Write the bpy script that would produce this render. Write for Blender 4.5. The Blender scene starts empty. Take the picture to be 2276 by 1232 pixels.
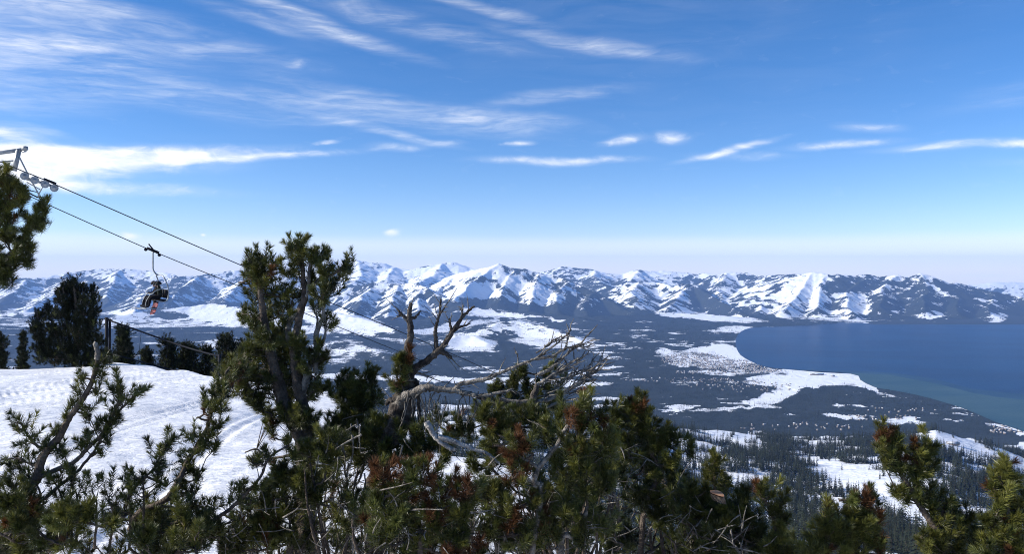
import bpy, bmesh, math, random
import numpy as np
from mathutils import Vector, Matrix

random.seed(7); rng = np.random.default_rng(7)
F = 1752.0; CX = 1138.0; HY = 600.0          # focal length, centre column, horizon row of the photograph (2276 px wide)
LAKE_Z = -900.0
R = math.radians
sc = bpy.context.scene
COL = sc.collection

# ------------------------------------------------------------------ camera
cd = bpy.data.cameras.new('camera'); cam = bpy.data.objects.new('camera', cd); COL.objects.link(cam)
cam.location = (0, 0, 0); cam.rotation_euler = (R(90), 0, 0)
cd.sensor_width = 36; cd.lens = 36 * F / 2276; cd.shift_y = -16 / 2276
cd.clip_start = 0.05; cd.clip_end = 120000
sc.camera = cam

# ------------------------------------------------------------------ light
SUN_AZ, SUN_EL = R(-94), R(26)               # azimuth clockwise from +Y
sunv = Vector((math.sin(SUN_AZ) * math.cos(SUN_EL), math.cos(SUN_AZ) * math.cos(SUN_EL), math.sin(SUN_EL)))
sl = bpy.data.lights.new('sun', 'SUN'); sl.energy = 4.9; sl.angle = R(0.53); sl.color = (1, .945, .86)
so = bpy.data.objects.new('sun', sl); COL.objects.link(so)
so.rotation_euler = (-sunv).to_track_quat('-Z', 'Y').to_euler()
sc.view_settings.view_transform = 'Standard'; sc.view_settings.look = 'None'
sc.view_settings.exposure = 0.58; sc.view_settings.gamma = 1
sc.view_settings.use_curve_mapping = False
cy = sc.cycles
cy.use_denoising = True; cy.max_bounces = 5; cy.diffuse_bounces = 3; cy.glossy_bounces = 2
cy.transmission_bounces = 2; cy.volume_bounces = 1; cy.transparent_max_bounces = 8
cy.use_adaptive_sampling = False; cy.filter_width = 1.0
try:
    cy.denoising_input_passes = 'RGB_ALBEDO_NORMAL'; cy.denoising_prefilter = 'NONE'
except Exception: pass

world = bpy.data.worlds.new('World'); sc.world = world; world.use_nodes = True
def azel(px, py):
    x, z = (px - CX) / F, (HY - py) / F
    return math.atan2(x, 1), math.atan2(z, math.hypot(x, 1))

def build_world():
    nt = world.node_tree; N, Lk = nt.nodes, nt.links
    N.clear()
    out = N.new('ShaderNodeOutputWorld'); bg = N.new('ShaderNodeBackground')
    sky = N.new('ShaderNodeTexSky'); sky.sky_type = 'NISHITA'; sky.sun_disc = False
    sky.sun_elevation = SUN_EL; sky.sun_rotation = SUN_AZ; sky.altitude = 2900
    sky.air_density = 1.0; sky.dust_density = 0.6; sky.ozone_density = 2.2
    tc = N.new('ShaderNodeTexCoord'); sep = N.new('ShaderNodeSeparateXYZ'); Lk.new(tc.outputs['Generated'], sep.inputs[0])
    def M(op, a, b=None, c=None, clamp=False):
        n = N.new('ShaderNodeMath'); n.operation = op; n.use_clamp = clamp
        for i, v in enumerate((a, b, c)):
            if v is None: continue
            if isinstance(v, (int, float)): n.inputs[i].default_value = v
            else: Lk.new(v, n.inputs[i])
        return n.outputs[0]
    az = M('ARCTAN2', sep.outputs[0], sep.outputs[1]); el = M('ARCSINE', sep.outputs[2])
    comb = N.new('ShaderNodeCombineXYZ'); Lk.new(az, comb.inputs[0]); Lk.new(el, comb.inputs[1])
    # warp
    wn = N.new('ShaderNodeTexNoise'); wn.inputs['Scale'].default_value = 7; wn.inputs['Detail'].default_value = 3
    wm = N.new('ShaderNodeMapping'); wm.inputs['Scale'].default_value = (1, 2.5, 1); Lk.new(comb.outputs[0], wm.inputs[0]); Lk.new(wm.outputs[0], wn.inputs['Vector'])
    ws = N.new('ShaderNodeVectorMath'); ws.operation = 'SUBTRACT'; Lk.new(wn.outputs['Color'], ws.inputs[0]); ws.inputs[1].default_value = (.5, .5, .5)
    wk = N.new('ShaderNodeVectorMath'); wk.operation = 'MULTIPLY'; Lk.new(ws.outputs[0], wk.inputs[0]); wk.inputs[1].default_value = (.06, .022, 0)
    wa = N.new('ShaderNodeVectorMath'); wa.operation = 'ADD'; Lk.new(comb.outputs[0], wa.inputs[0]); Lk.new(wk.outputs[0], wa.inputs[1])
    P = wa.outputs[0]
    def streak(px, py, half, wid, ang, st, hard=0.0):
        a, e = azel(px, py)
        mp = N.new('ShaderNodeMapping'); mp.vector_type = 'TEXTURE'
        mp.inputs['Location'].default_value = (a, e, 0)
        mp.inputs['Rotation'].default_value = (0, 0, -R(ang))
        mp.inputs['Scale'].default_value = (half / F, wid / F, 1)
        Lk.new(P, mp.inputs[0])
        ln = N.new('ShaderNodeVectorMath'); ln.operation = 'LENGTH'; Lk.new(mp.outputs[0], ln.inputs[0])
        mr = N.new('ShaderNodeMapRange'); mr.interpolation_type = 'SMOOTHSTEP'
        Lk.new(ln.outputs['Value'], mr.inputs[0])
        mr.inputs[1].default_value = hard; mr.inputs[2].default_value = 1.0
        mr.inputs[3].default_value = st; mr.inputs[4].default_value = 0
        return mr.outputs[0]
    def total(lst):
        acc = None
        for s in lst:
            o = streak(*s); acc = o if acc is None else M('ADD', acc, o)
        return acc
    # px, py, half length, half width, angle (deg, clockwise down-right), strength
    dense = total([(60, 352, 470, 42, -2, 1.08, .1), (330, 338, 420, 26, -4, .95), (600, 346, 300, 13, -5, .6), (120, 405, 470, 22, 2, .75), (-60, 370, 300, 60, 0, .8),
        (1240, 357, 270, 15, -1, .8), (1150, 316, 64, 11, -2, .85), (1500, 299, 55, 22, 4, .72), (1385, 308, 90, 18, -8, .75),
        (1620, 332, 150, 12, -10, .75), (1640, 345, 130, 13, 5, .4), (1870, 325, 170, 15, 0, .62), (2140, 324, 210, 14, -2, .68), (2280, 316, 90, 14, -4, .7),
        (1930, 282, 100, 18, 5, .5), (284, 519, 26, 13, 0, 1.0), (884, 519, 28, 11, 0, .95), (437, 517, 10, 5, 0, 1.0), (655, 140, 34, 14, -10, .5),
        (-10, 290, 130, 20, 8, .8), (730, 316, 45, 9, -6, .6), (890, 325, 90, 14, 0, .5), (990, 313, 60, 13, 0, .5), (1945, 593, 40, 8, 0, .6), (2190, 610, 60, 8, 0, .7)])
    wispy = total([(700, 52, 330, 26, 15, .85), (560, 40, 180, 20, 10, .4), (330, 62, 420, 44, 8, .55), (80, 105, 280, 44, 6, .65), (150, 75, 320, 60, 10, .4), (1300, 95, 330, 22, 10, .55),
        (1050, 12, 250, 18, 14, .5), (900, 50, 400, 34, 12, .45), (400, 212, 720, 46, 3, .52), (900, 240, 420, 38, 10, .62), (1150, 268, 240, 26, 6, .5), (870, 292, 220, 15, 12, .6), (1250, 215, 240, 22, -6, .4),
        (-80, 200, 300, 50, 2, .5), (700, 225, 220, 18, 8, .3), (0, 60, 500, 110, 5, .25), (70, 285, 100, 14, 10, .4),
        (-700, 100, 600, 60, -4, .5), (-900, 300, 700, 40, 3, .6), (2700, 120, 500, 40, -6, .4), (2900, 330, 500, 22, 2, .7), (3300, 60, 500, 60, 8, .4)])
    def fib(scale, sx, sy, rot, lo, hi, det=6):
        mp = N.new('ShaderNodeMapping'); mp.inputs['Rotation'].default_value = (0, 0, R(rot)); mp.inputs['Scale'].default_value = (sx, sy, 1)
        Lk.new(P, mp.inputs[0])
        n = N.new('ShaderNodeTexNoise'); n.inputs['Scale'].default_value = scale; n.inputs['Detail'].default_value = det; n.inputs['Roughness'].default_value = .58
        n.inputs['Distortion'].default_value = .6
        Lk.new(mp.outputs[0], n.inputs['Vector'])
        mr = N.new('ShaderNodeMapRange'); Lk.new(n.outputs[0], mr.inputs[0]); mr.inputs[1].default_value = lo; mr.inputs[2].default_value = hi
        return mr.outputs[0]
    f1 = fib(7, 1, 7, 7, .36, .68); f2 = fib(16, 1, 3.2, 0, .25, .62)
    big = fib(2.2, 1, 2, 12, .35, .7, 3)
    # general thin cirrus everywhere above 8 degrees
    hi = N.new('ShaderNodeMapRange'); Lk.new(el, hi.inputs[0]); hi.inputs[1].default_value = .1; hi.inputs[2].default_value = .35; hi.inputs[4].default_value = .10
    wl = M('MULTIPLY', M('MULTIPLY', wispy, .80), M('MULTIPLY', M('MULTIPLY_ADD', f1, .8, .2), M('MULTIPLY_ADD', fib(26, 1, 8, 9, .34, .66, 7), .7, .45)))
    f3 = fib(30, 1, 2.6, -3, .3, .66, 8); f4 = fib(26, 1, 8, 9, .34, .66, 7)
    er = N.new('ShaderNodeMapRange'); er.interpolation_type = 'SMOOTHSTEP'
    Lk.new(M('SUBTRACT', M('MINIMUM', dense, 1.15), M('MULTIPLY', M('SUBTRACT', 1.0, f3), .62)), er.inputs[0]); er.inputs[1].default_value = -.12; er.inputs[2].default_value = 1.15
    dl = M('ADD', M('MULTIPLY', er.outputs[0], M('MULTIPLY_ADD', f4, .3, .55)), M('MULTIPLY', M('MINIMUM', dense, 1.1), M('MULTIPLY', f2, .42)))
    gen = M('MULTIPLY', hi.outputs[0], M('MULTIPLY', f1, big))
    # veil low over the horizon
    veil = N.new('ShaderNodeMapRange'); veil.interpolation_type = 'SMOOTHSTEP'
    vel = N.new('ShaderNodeSeparateXYZ'); vw = N.new('ShaderNodeVectorMath'); vw.operation = 'MULTIPLY'; vw.inputs[1].default_value = (.02, .006, 0)
    Lk.new(ws.outputs[0], vw.inputs[0]); va = N.new('ShaderNodeVectorMath'); va.operation = 'ADD'; Lk.new(comb.outputs[0], va.inputs[0]); Lk.new(vw.outputs[0], va.inputs[1])
    Lk.new(va.outputs[0], vel.inputs[0])
    Lk.new(vel.outputs[1], veil.inputs[0]); veil.inputs[1].default_value = .030; veil.inputs[2].default_value = .046
    veil.inputs[3].default_value = .40; veil.inputs[4].default_value = 0
    tot = M('ADD', M('ADD', wl, dl), M('ADD', gen, veil.outputs[0]))
    tot = M('MINIMUM', tot, .95)
    tint = N.new('ShaderNodeMix'); tint.data_type = 'RGBA'; tint.blend_type = 'MULTIPLY'; tint.inputs[0].default_value = 1
    hs = N.new('ShaderNodeHueSaturation'); hs.inputs['Saturation'].default_value = SKY_SAT; Lk.new(sky.outputs[0], hs.inputs['Color'])
    Lk.new(hs.outputs[0], tint.inputs[6]); tint.inputs[7].default_value = SKY_TINT
    mix = N.new('ShaderNodeMix'); mix.data_type = 'RGBA'; Lk.new(tot, mix.inputs[0])
    Lk.new(tint.outputs[2], mix.inputs[6]); mix.inputs[7].default_value = CLOUD
    Lk.new(mix.outputs[2], bg.inputs[0]); bg.inputs[1].default_value = SKY_STRENGTH
    Lk.new(bg.outputs[0], out.inputs[0])
SKY_STRENGTH = 0.112; SKY_TINT = (1.03, .915, 1.0, 1); SKY_SAT = 1.3; CLOUD = (6.9, 7.0, 7.2, 1)
build_world()

# ------------------------------------------------------------------ helpers
def U(px, py, d): return Vector(((px - CX) / F * d, d, (HY - py) / F * d))
def mesh_np(name, v, faces=None, tris=None, smooth=False):
    """v (N,3); quads or tris as (M,k) int array"""
    me = bpy.data.meshes.new(name)
    f = faces if faces is not None else tris
    f = np.asarray(f, dtype=np.int32); k = f.shape[1]
    me.vertices.add(len(v)); me.vertices.foreach_set('co', np.asarray(v, dtype=np.float32).ravel())
    me.loops.add(f.size); me.loops.foreach_set('vertex_index', f.ravel())
    me.polygons.add(len(f)); me.polygons.foreach_set('loop_start', np.arange(0, f.size, k, dtype=np.int32))
    if smooth: me.polygons.foreach_set('use_smooth', np.ones(len(f), dtype=bool))
    me.update(calc_edges=True)
    return me
def link(name, me, parent=None, mats=()):
    o = bpy.data.objects.new(name, me); COL.objects.link(o)
    if parent is not None: o.parent = parent
    for m in mats: me.materials.append(m)
    return o
def empty(name, loc):
    o = bpy.data.objects.new(name, None); o.location = loc; o.empty_display_size = .2; COL.objects.link(o); return o
def tag(o, label=None, cat=None, group=None, kind=None):
    if label: o['label'] = label
    if cat: o['category'] = cat
    if group: o['group'] = group
    if kind: o['kind'] = kind
    return o

def mat(name, col, rough=.8, spec=.3, var=None, scale=8, bump=0, bscale=30, trans=0, objrand=0):
    m = bpy.data.materials.new(name); m.use_nodes = True; nt = m.node_tree; N, L = nt.nodes, nt.links
    b = N['Principled BSDF']; b.inputs['Roughness'].default_value = rough; b.inputs['Specular IOR Level'].default_value = spec
    c4 = (*col, 1); b.inputs['Base Color'].default_value = c4
    tc = N.new('ShaderNodeTexCoord')
    if var:
        n = N.new('ShaderNodeTexNoise'); n.inputs['Scale'].default_value = scale; n.inputs['Detail'].default_value = 5; L.new(tc.outputs['Object'], n.inputs['Vector'])
        mr = N.new('ShaderNodeMapRange'); L.new(n.outputs[0], mr.inputs[0]); mr.inputs[1].default_value = .35; mr.inputs[2].default_value = .65
        mx = N.new('ShaderNodeMix'); mx.data_type = 'RGBA'; mx.inputs[6].default_value = c4; mx.inputs[7].default_value = (*var, 1)
        L.new(mr.outputs[0], mx.inputs[0]); outc = mx.outputs[2]
        if objrand:
            oi = N.new('ShaderNodeObjectInfo'); at = N.new('ShaderNodeAttribute'); at.attribute_name = 'tint'
            ad = N.new('ShaderNodeMath'); ad.operation = 'ADD'; L.new(oi.outputs['Random'], ad.inputs[0]); L.new(at.outputs['Fac'], ad.inputs[1])
            fr = N.new('ShaderNodeMath'); fr.operation = 'FRACT'; L.new(ad.outputs[0], fr.inputs[0])
            mv = N.new('ShaderNodeMapRange'); L.new(fr.outputs[0], mv.inputs[0]); mv.inputs[3].default_value = 1 - objrand; mv.inputs[4].default_value = 1 + objrand
            hs = N.new('ShaderNodeHueSaturation'); L.new(mv.outputs[0], hs.inputs['Value']); L.new(outc, hs.inputs['Color'])
            outc = hs.outputs[0]
        L.new(outc, b.inputs['Base Color'])
    if bump:
        n2 = N.new('ShaderNodeTexNoise'); n2.inputs['Scale'].default_value = bscale; n2.inputs['Detail'].default_value = 6; L.new(tc.outputs['Object'], n2.inputs['Vector'])
        bp = N.new('ShaderNodeBump'); bp.inputs['Strength'].default_value = bump; bp.inputs['Distance'].default_value = .02
        L.new(n2.outputs[0], bp.inputs['Height']); L.new(bp.outputs[0], b.inputs['Normal'])
    if trans:
        tr = N.new('ShaderNodeBsdfTranslucent'); ms = N.new('ShaderNodeMixShader'); ms.inputs[0].default_value = trans
        if var: L.new(outc, tr.inputs[0])
        else: tr.inputs[0].default_value = c4
        L.new(b.outputs[0], ms.inputs[1]); L.new(tr.outputs[0], ms.inputs[2]); L.new(ms.outputs[0], N['Material Output'].inputs[0])
    return m

# ---- numpy noise
def _hash(ix, iy, s):
    h = (ix.astype(np.int64) * 374761393 + iy.astype(np.int64) * 668265263 + s * 974634777) & 0xffffffff
    h = ((h ^ (h >> 13)) * 1274126177) & 0xffffffff
    return ((h ^ (h >> 16)) & 0xffffff) / float(0xffffff)
def vnoise(x, y, s=0):
    ix = np.floor(x); iy = np.floor(y); fx = x - ix; fy = y - iy
    fx = fx * fx * fx * (fx * (fx * 6 - 15) + 10); fy = fy * fy * fy * (fy * (fy * 6 - 15) + 10)
    a = _hash(ix, iy, s); b = _hash(ix + 1, iy, s); c = _hash(ix, iy + 1, s); d = _hash(ix + 1, iy + 1, s)
    return (a + (b - a) * fx) * (1 - fy) + (c + (d - c) * fx) * fy
def fbm(x, y, oct=5, s=0, gain=.5, ridged=False):
    t = np.zeros_like(x); a = 1.; tot = 0
    for o in range(oct):
        n = vnoise(x, y, s + o * 17)
        if ridged: n = 1 - np.abs(2 * n - 1)
        t += a * n; tot += a; a *= gain
        x, y = (x * .8 - y * .6) * 2.03 + 13.7, (x * .6 + y * .8) * 2.03 + 7.1
    return t / tot

# ------------------------------------------------------------------ terrain heights
HILL_Y = [(-1500, 900), (600, 905), (850, 900), (1000, 893), (1200, 905), (1400, 930), (1500, 948), (1700, 968), (1800, 975), (1950, 972), (2080, 955), (2200, 985), (2276, 1010), (2900, 1060), (4500, 1060)]
CREST = [(-1500, 30), (0, 32.8), (200, 33), (250, 37.0), (340, 33.5), (450, 26.5), (600, 22.2), (740, 19.5), (800, 14.5), (900, 10.5), (1000, 9.5), (1100, 9), (1200, 8), (1300, 6.6), (1400, 5.2), (1480, 4.5), (2300, 4.0), (4500, 4)]
def interp(tab, x): return np.interp(x, [a for a, b in tab], [b for a, b in tab])

# ridge skeletons: slope, list of (px, py, depth)
RIDGES = [
 # far ridge at the left, mostly wooded
 (.34, [(-900, 660, 21000), (-300, 650, 21000), (0, 627, 21000), (60, 618, 21200), (105, 616, 21500), (150, 606, 22000), (200, 602, 22500), (265, 598, 22500), (330, 601, 22500), (400, 612, 22000)]),
 (.55, [(265, 600, 22300), (240, 640, 19500), (230, 680, 17500)]),
 (.55, [(150, 606, 22000), (120, 650, 19000), (60, 690, 16500)]),
 (.5, [(60, 618, 21000), (20, 660, 18500), (-30, 700, 16500)]),
 (.42, [(400, 612, 21000), (450, 609, 21500), (520, 603, 22000), (560, 602, 22500), (620, 601, 22500)]),
 (.55, [(450, 609, 21500), (400, 640, 19000), (370, 680, 16800)]),
 (.55, [(560, 602, 22500), (520, 640, 19500), (500, 675, 17500)]),
 (.5, [(345, 640, 18000), (310, 670, 16500), (290, 700, 15000)]),
 # bright snow peaks behind the pine
 (.40, [(560, 600, 25500), (600, 592, 25500), (660, 588, 25500), (737, 579, 25500), (797, 580, 25500), (850, 586, 25500), (877, 593, 25500), (917, 603, 25000), (947, 590, 25000), (1004, 583, 25000), (1030, 594, 25000), (1060, 600, 24500)]),
 (.40, [(737, 579, 25500), (700, 620, 22500), (690, 640, 20500)]),
 (.40, [(797, 580, 25500), (800, 610, 23000), (780, 640, 20000)]),
 (.4, [(877, 593, 25500), (860, 622, 22000)]),
 (.5, [(984, 587, 24800), (960, 612, 22000), (930, 628, 20500)]),
 # highest peak and its long right shoulder
 (.62, [(1010, 612, 18600), (1060, 597, 18000), (1101, 580, 17600), (1122, 587, 17600), (1147, 590, 17600), (1190, 602, 17600), (1240, 618, 17300), (1290, 638, 16800), (1340, 662, 16200), (1400, 690, 15300), (1440, 702, 14600)]),
 (.65, [(1101, 580, 17600), (1075, 612, 16900), (1040, 640, 16000), (1010, 664, 15000)]),
 (.65, [(1147, 590, 17600), (1130, 625, 16700), (1120, 650, 15800), (1105, 668, 15000)]),
 (.6, [(1200, 604, 17500), (1190, 640, 16200), (1180, 672, 15000), (1170, 690, 14000)]),
 (.6, [(1260, 625, 17000), (1240, 655, 15800), (1240, 690, 14200)]),
 (.6, [(1320, 650, 16500), (1300, 676, 15200), (1300, 698, 13900)]),
 (.6, [(1010, 612, 18600), (985, 640, 17200), (960, 662, 16000)]),
 # rounded spotted front range left of it
 (.55, [(690, 668, 16500), (735, 655, 17000), (767, 646, 17000), (800, 636, 17300), (833, 630, 17300), (880, 629, 17300), (914, 628, 17200), (954, 640, 16500), (990, 662, 15500), (1030, 680, 14500)]),
 (.6, [(833, 630, 17300), (800, 668, 15600), (790, 694, 14300)]),
 (.6, [(890, 629, 17300), (872, 665, 15600), (862, 700, 14000)]),
 (.6, [(945, 638, 16600), (930, 672, 15200), (925, 700, 14000)]),
 # back range between the peaks and the lake
 (.32, [(1190, 606, 24500), (1214, 603, 24500), (1248, 595, 24500), (1314, 598, 24500), (1341, 603, 24500), (1381, 608, 24500), (1425, 600, 24500), (1488, 603, 24500), (1546, 609, 24500), (1600, 611, 24000)]),
 (.4, [(1425, 600, 24500), (1400, 630, 21000)]),
 (.4, [(1314, 598, 24500), (1330, 620, 22000), (1350, 636, 20000)]),
 (.5, [(1370, 640, 19500), (1395, 628, 19500), (1423, 623, 19500), (1460, 628, 19500), (1490, 636, 19000), (1520, 655, 18000)]),
 (.5, [(1423, 623, 19500), (1410, 650, 17500), (1405, 675, 16000)]),
 # ridge with dark right flank
 (.62, [(1480, 650, 18500), (1510, 634, 18700), (1535, 629, 18800), (1565, 645, 18000), (1600, 666, 17000), (1640, 688, 15500), (1680, 700, 14800)]),
 (.55, [(1535, 629, 18800), (1505, 660, 17200), (1480, 684, 15800)]),
 # range behind the lake
 (.42, [(1560, 622, 21500), (1590, 611, 21500), (1615, 606, 21500), (1650, 605, 21500), (1685, 613, 21000), (1735, 609, 20000), (1766, 611, 18800), (1785, 605, 18300), (1804, 602, 18000), (1827, 609, 17800), (1870, 610, 18000), (1920, 611, 18200), (1954, 613, 18200), (1989, 607, 18000), (2016, 615, 17800), (2039, 609, 17500), (2070, 623, 17200), (2097, 632, 17000), (2127, 630, 17500), (2154, 634, 17500), (2210, 648, 17000), (2276, 662, 16500), (2500, 690, 16500), (3200, 690, 16500)]),
 (.5, [(1615, 606, 21500), (1600, 640, 19500), (1610, 670, 17500), (1640, 692, 15800)]),
 (.55, [(1735, 609, 20000), (1710, 640, 18500), (1690, 672, 16800), (1690, 696, 15500)]),
 (.7, [(1804, 602, 18000), (1785, 635, 17000), (1760, 665, 16000), (1745, 690, 14800)]),
 (.65, [(1827, 609, 17800), (1822, 640, 16800), (1815, 670, 15800), (1820, 690, 14800)]),
 (.55, [(1920, 611, 18200), (1885, 650, 16500), (1880, 680, 15200), (1895, 700, 14200)]),
 (.6, [(1989, 607, 18000), (1960, 640, 16800), (1960, 680, 15000)]),
 (.55, [(2039, 609, 17500), (2060, 650, 16200), (2050, 690, 14600)]),
 (.5, [(2127, 630, 17500), (2130, 665, 16000), (2130, 695, 14500)]),
 (.5, [(2210, 648, 17000), (2200, 680, 15500), (2205, 700, 14300)]),
 # foreshore knolls
 (.35, [(1790, 712, 14300), (1850, 700, 14600), (1900, 704, 14500), (1930, 712, 14200)]),
 (.4, [(1960, 700, 14400), (2000, 697, 14500), (2030, 706, 14300)]),
 (.45, [(2190, 706, 14100), (2212, 699, 14200), (2235, 707, 14100)]),
 (.4, [(2060, 702, 14300), (2090, 700, 14300), (2120, 706, 14200)]),
 # far white plateau at the far right
 (.2, [(2060, 640, 30000), (2154, 634, 30000), (2200, 626, 30000), (2276, 628, 30000), (2500, 626, 30000), (3300, 630, 30000)]),
 # snow hills in the valley
 (.28, [(255, 704, 13500), (330, 690, 14200), (420, 682, 14600), (480, 674, 14800), (560, 690, 14000), (610, 702, 13500)]),
 (.24, [(-200, 690, 15500), (0, 690, 15500), (60, 700, 15000), (130, 712, 14000)]),
 (.24, [(640, 684, 13500), (700, 688, 12900), (760, 697, 12300), (830, 715, 11500), (890, 738, 10600)]),
 (.22, [(870, 742, 10600), (930, 728, 11500), (1000, 716, 12000), (1060, 706, 12500), (1100, 700, 13000)]),
 (.25, [(1030, 688, 14200), (1065, 684, 14400), (1110, 690, 14200), (1180, 694, 13800), (1260, 702, 13200), (1310, 712, 12500)]),
 (.27, [(1085, 730, 10800), (1110, 714, 11200), (1150, 712, 11300), (1200, 722, 11000), (1260, 742, 10300), (1318, 766, 9450)]),
 (.26, [(985, 760, 9300), (1020, 743, 9700), (1050, 744, 9700), (1085, 762, 9200)]),
 (.26, [(620, 800, 8000), (690, 768, 8600), (760, 757, 8800), (820, 770, 8500), (880, 798, 7800)]),
 (.26, [(420, 778, 8800), (455, 757, 9200), (500, 752, 9300), (540, 762, 9100), (580, 780, 8700)]),
 (.16, [(1330, 702, 13800), (1420, 700, 14200), (1500, 694, 14700), (1600, 700, 14500)]),
 # wooded ridge at the right before the lake
 (.16, [(1740, 893, 5700), (1800, 870, 6100), (1860, 858, 6300), (1930, 862, 6250), (1980, 872, 6000), (2060, 892, 5550), (2150, 925, 5050)]),
]
def ridge_height(X, Y, Z):
    wx = (fbm(X / 1500, Y / 1500, 4, 5) - .5) * 330; wy = (fbm(X / 1500, Y / 1500, 4, 55) - .5) * 330
    far = np.clip((Y - 12500) / 2500, .25, 1)
    Xw, Yw = X + wx * far, Y + wy * far
    H = Z.copy()
    for k, pts in RIDGES:
        P = [(((a - CX) / F * d), d, (HY - b) / F * d) for a, b, d in pts]
        P = np.array(P)
        zt = P[:, 2].max() - LAKE_Z; rad = zt / k * 1.1
        m = (Xw > P[:, 0].min() - rad) & (Xw < P[:, 0].max() + rad) & (Yw > P[:, 1].min() - rad) & (Yw < P[:, 1].max() + rad)
        if not m.any(): continue
        xs, ys = Xw[m], Yw[m]; h = np.full(xs.shape, -1e9)
        for i in range(len(P) - 1):
            a, b = P[i], P[i + 1]; dx, dy = b[0] - a[0], b[1] - a[1]; L2 = dx * dx + dy * dy + 1e-6
            t = np.clip(((xs - a[0]) * dx + (ys - a[1]) * dy) / L2, 0, 1)
            dist = np.hypot(xs - a[0] - t * dx, ys - a[1] - t * dy)
            zz = a[2] + t * (b[2] - a[2]); hh = zz - LAKE_Z
            s = dist * k / np.maximum(hh, 1)
            prof = np.where(s < 1.35, (1 - s / 1.35) ** 1.25, 0)          # concave flank
            h = np.maximum(h, LAKE_Z + hh * prof - 4)
        cur = H[m]; kk = 25.0
        e = np.clip(.5 + .5 * (h - cur) / kk, 0, 1)
        H[m] = cur * (1 - e) + h * e + kk * e * (1 - e) * .5
    hh = np.clip(H - LAKE_Z, 0, 2000)
    mount = np.clip((Y - 13300) / 1500, 0, 1)
    rn = fbm(X / 1500, Y / 1500, 7, 77, .47, True) - .62
    H = H + rn * np.minimum(hh, 700) * (.12 + .07 * mount)
    H = H + (fbm(X / 160, Y / 160, 4, 31, .6) - .5) * np.minimum(hh, 300) * .2
    return H

def ground_height(X, Y):
    """the whole land surface"""
    d = np.maximum(Y, .5); px = X / d * F + CX
    px = np.where(Y < 1.5, CX + X / 1.5 * F, px)
    # the near snow slope
    z = -1.72 - .072 * Y
    z += (fbm(X / 7, Y / 7, 3, 3) - .5) * .62 * np.clip(Y / 8, .2, 1) + (fbm(X / 1.9, Y / 2.6, 4, 9) - .5) * .05 + (fbm(X / .35, Y / .35, 3, 12) - .5) * .014
    if (Y < 70).any():
        for i_, (x0_, s0_, w_, ph) in enumerate([(-13.5, .02, .7, 0), (-12.4, .10, .5, 1), (-11.8, -.06, .9, 2.2), (-10.2, -.12, .6, .4), (-9.0, .05, 1.1, 3), (-7.6, -.10, .8, 5), (-14.8, .16, .6, 4), (-6.2, .0, .7, 1.7), (-16.5, .1, 1.2, 2), (-5.0, -.14, .6, 3.3), (-11.0, .2, .4, .9), (-18., -.05, .9, 5.5)]):
            xc = x0_ + s0_ * (Y - 20) + w_ * np.sin(Y / (6.5 + i_ % 4) + ph)
            fd = .45 + .55 * np.clip((26 - Y) / 10, 0, 1)
            for o_ in (0, .24): z = z - fd * .024 * np.exp(-((X - xc - o_) / .07) ** 2) + fd * .011 * np.exp(-((X - xc - o_ - .13) / .07) ** 2)
    dc = interp(CREST, px)
    over = np.maximum(Y - dc, 0)
    kk = np.interp(px, [900, 1450], [2., .7]); z_over = -np.interp(px, [900, 1450], [.48, .62]) * (np.sqrt(over ** 2 + kk ** 2) - kk) * np.clip(over / (kk * 3), 0, 1) ** .5
    near = z + z_over
    rh = (interp(HILL_Y, px) - HY) / F
    w = np.interp(Y, [600, 1000, 1500, 2000, 2800], [1, .70, .37, .16, 0])
    mid = -(rh + (.375 - rh) * w) * Y
    t = np.clip((Y - 100) / 500, 0, 1)
    early = near
    z1 = np.where(Y < 100, np.maximum(near, -.55 * Y), near)
    base100 = np.minimum(-48., -.43 * Y)
    blend = np.interp(Y, [60, 130], [0, 1])
    first = z1 * (1 - blend) + (-.43 * Y) * blend
    b2 = np.interp(Y, [300, 600], [0, 1]); b2 = b2 * b2 * (3 - 2 * b2)
    first = first * (1 - b2) + mid * b2
    zc = -rh * 2800
    fall = np.interp(Y, [2800, 3300, 4200], [0, .62, 1.0])
    beyond = zc + (LAKE_Z - 2.5 - zc) * fall
    zmid = np.where(Y <= 2800, first, beyond)
    rough = np.interp(Y, [80, 600, 2900, 4000], [0, 1, 1, 0])
    zmid = zmid + rough * ((fbm(X / 260, Y / 260, 5, 21) - .5) * 34 - 4)
    zfl = np.where(Y > 4200, LAKE_Z - 2.5, zmid)
    sel = Y > 4200
    out = zfl
    if sel.any():
        out = zfl.copy()
        out[sel] = ridge_height(X[sel], Y[sel], zfl[sel])
    return out

# ------------------------------------------------------------------ land cover
def poly_mask(px, py, poly):
    inside = np.zeros(px.shape, bool); n = len(poly); j = n - 1
    for i in range(n):
        xi, yi = poly[i]; xj, yj = poly[j]
        if yi != yj:
            c = ((yi > py) != (yj > py)) & (px < (xj - xi) * (py - yi) / (yj - yi) + xi)
            inside ^= c
        j = i
    return inside
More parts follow.
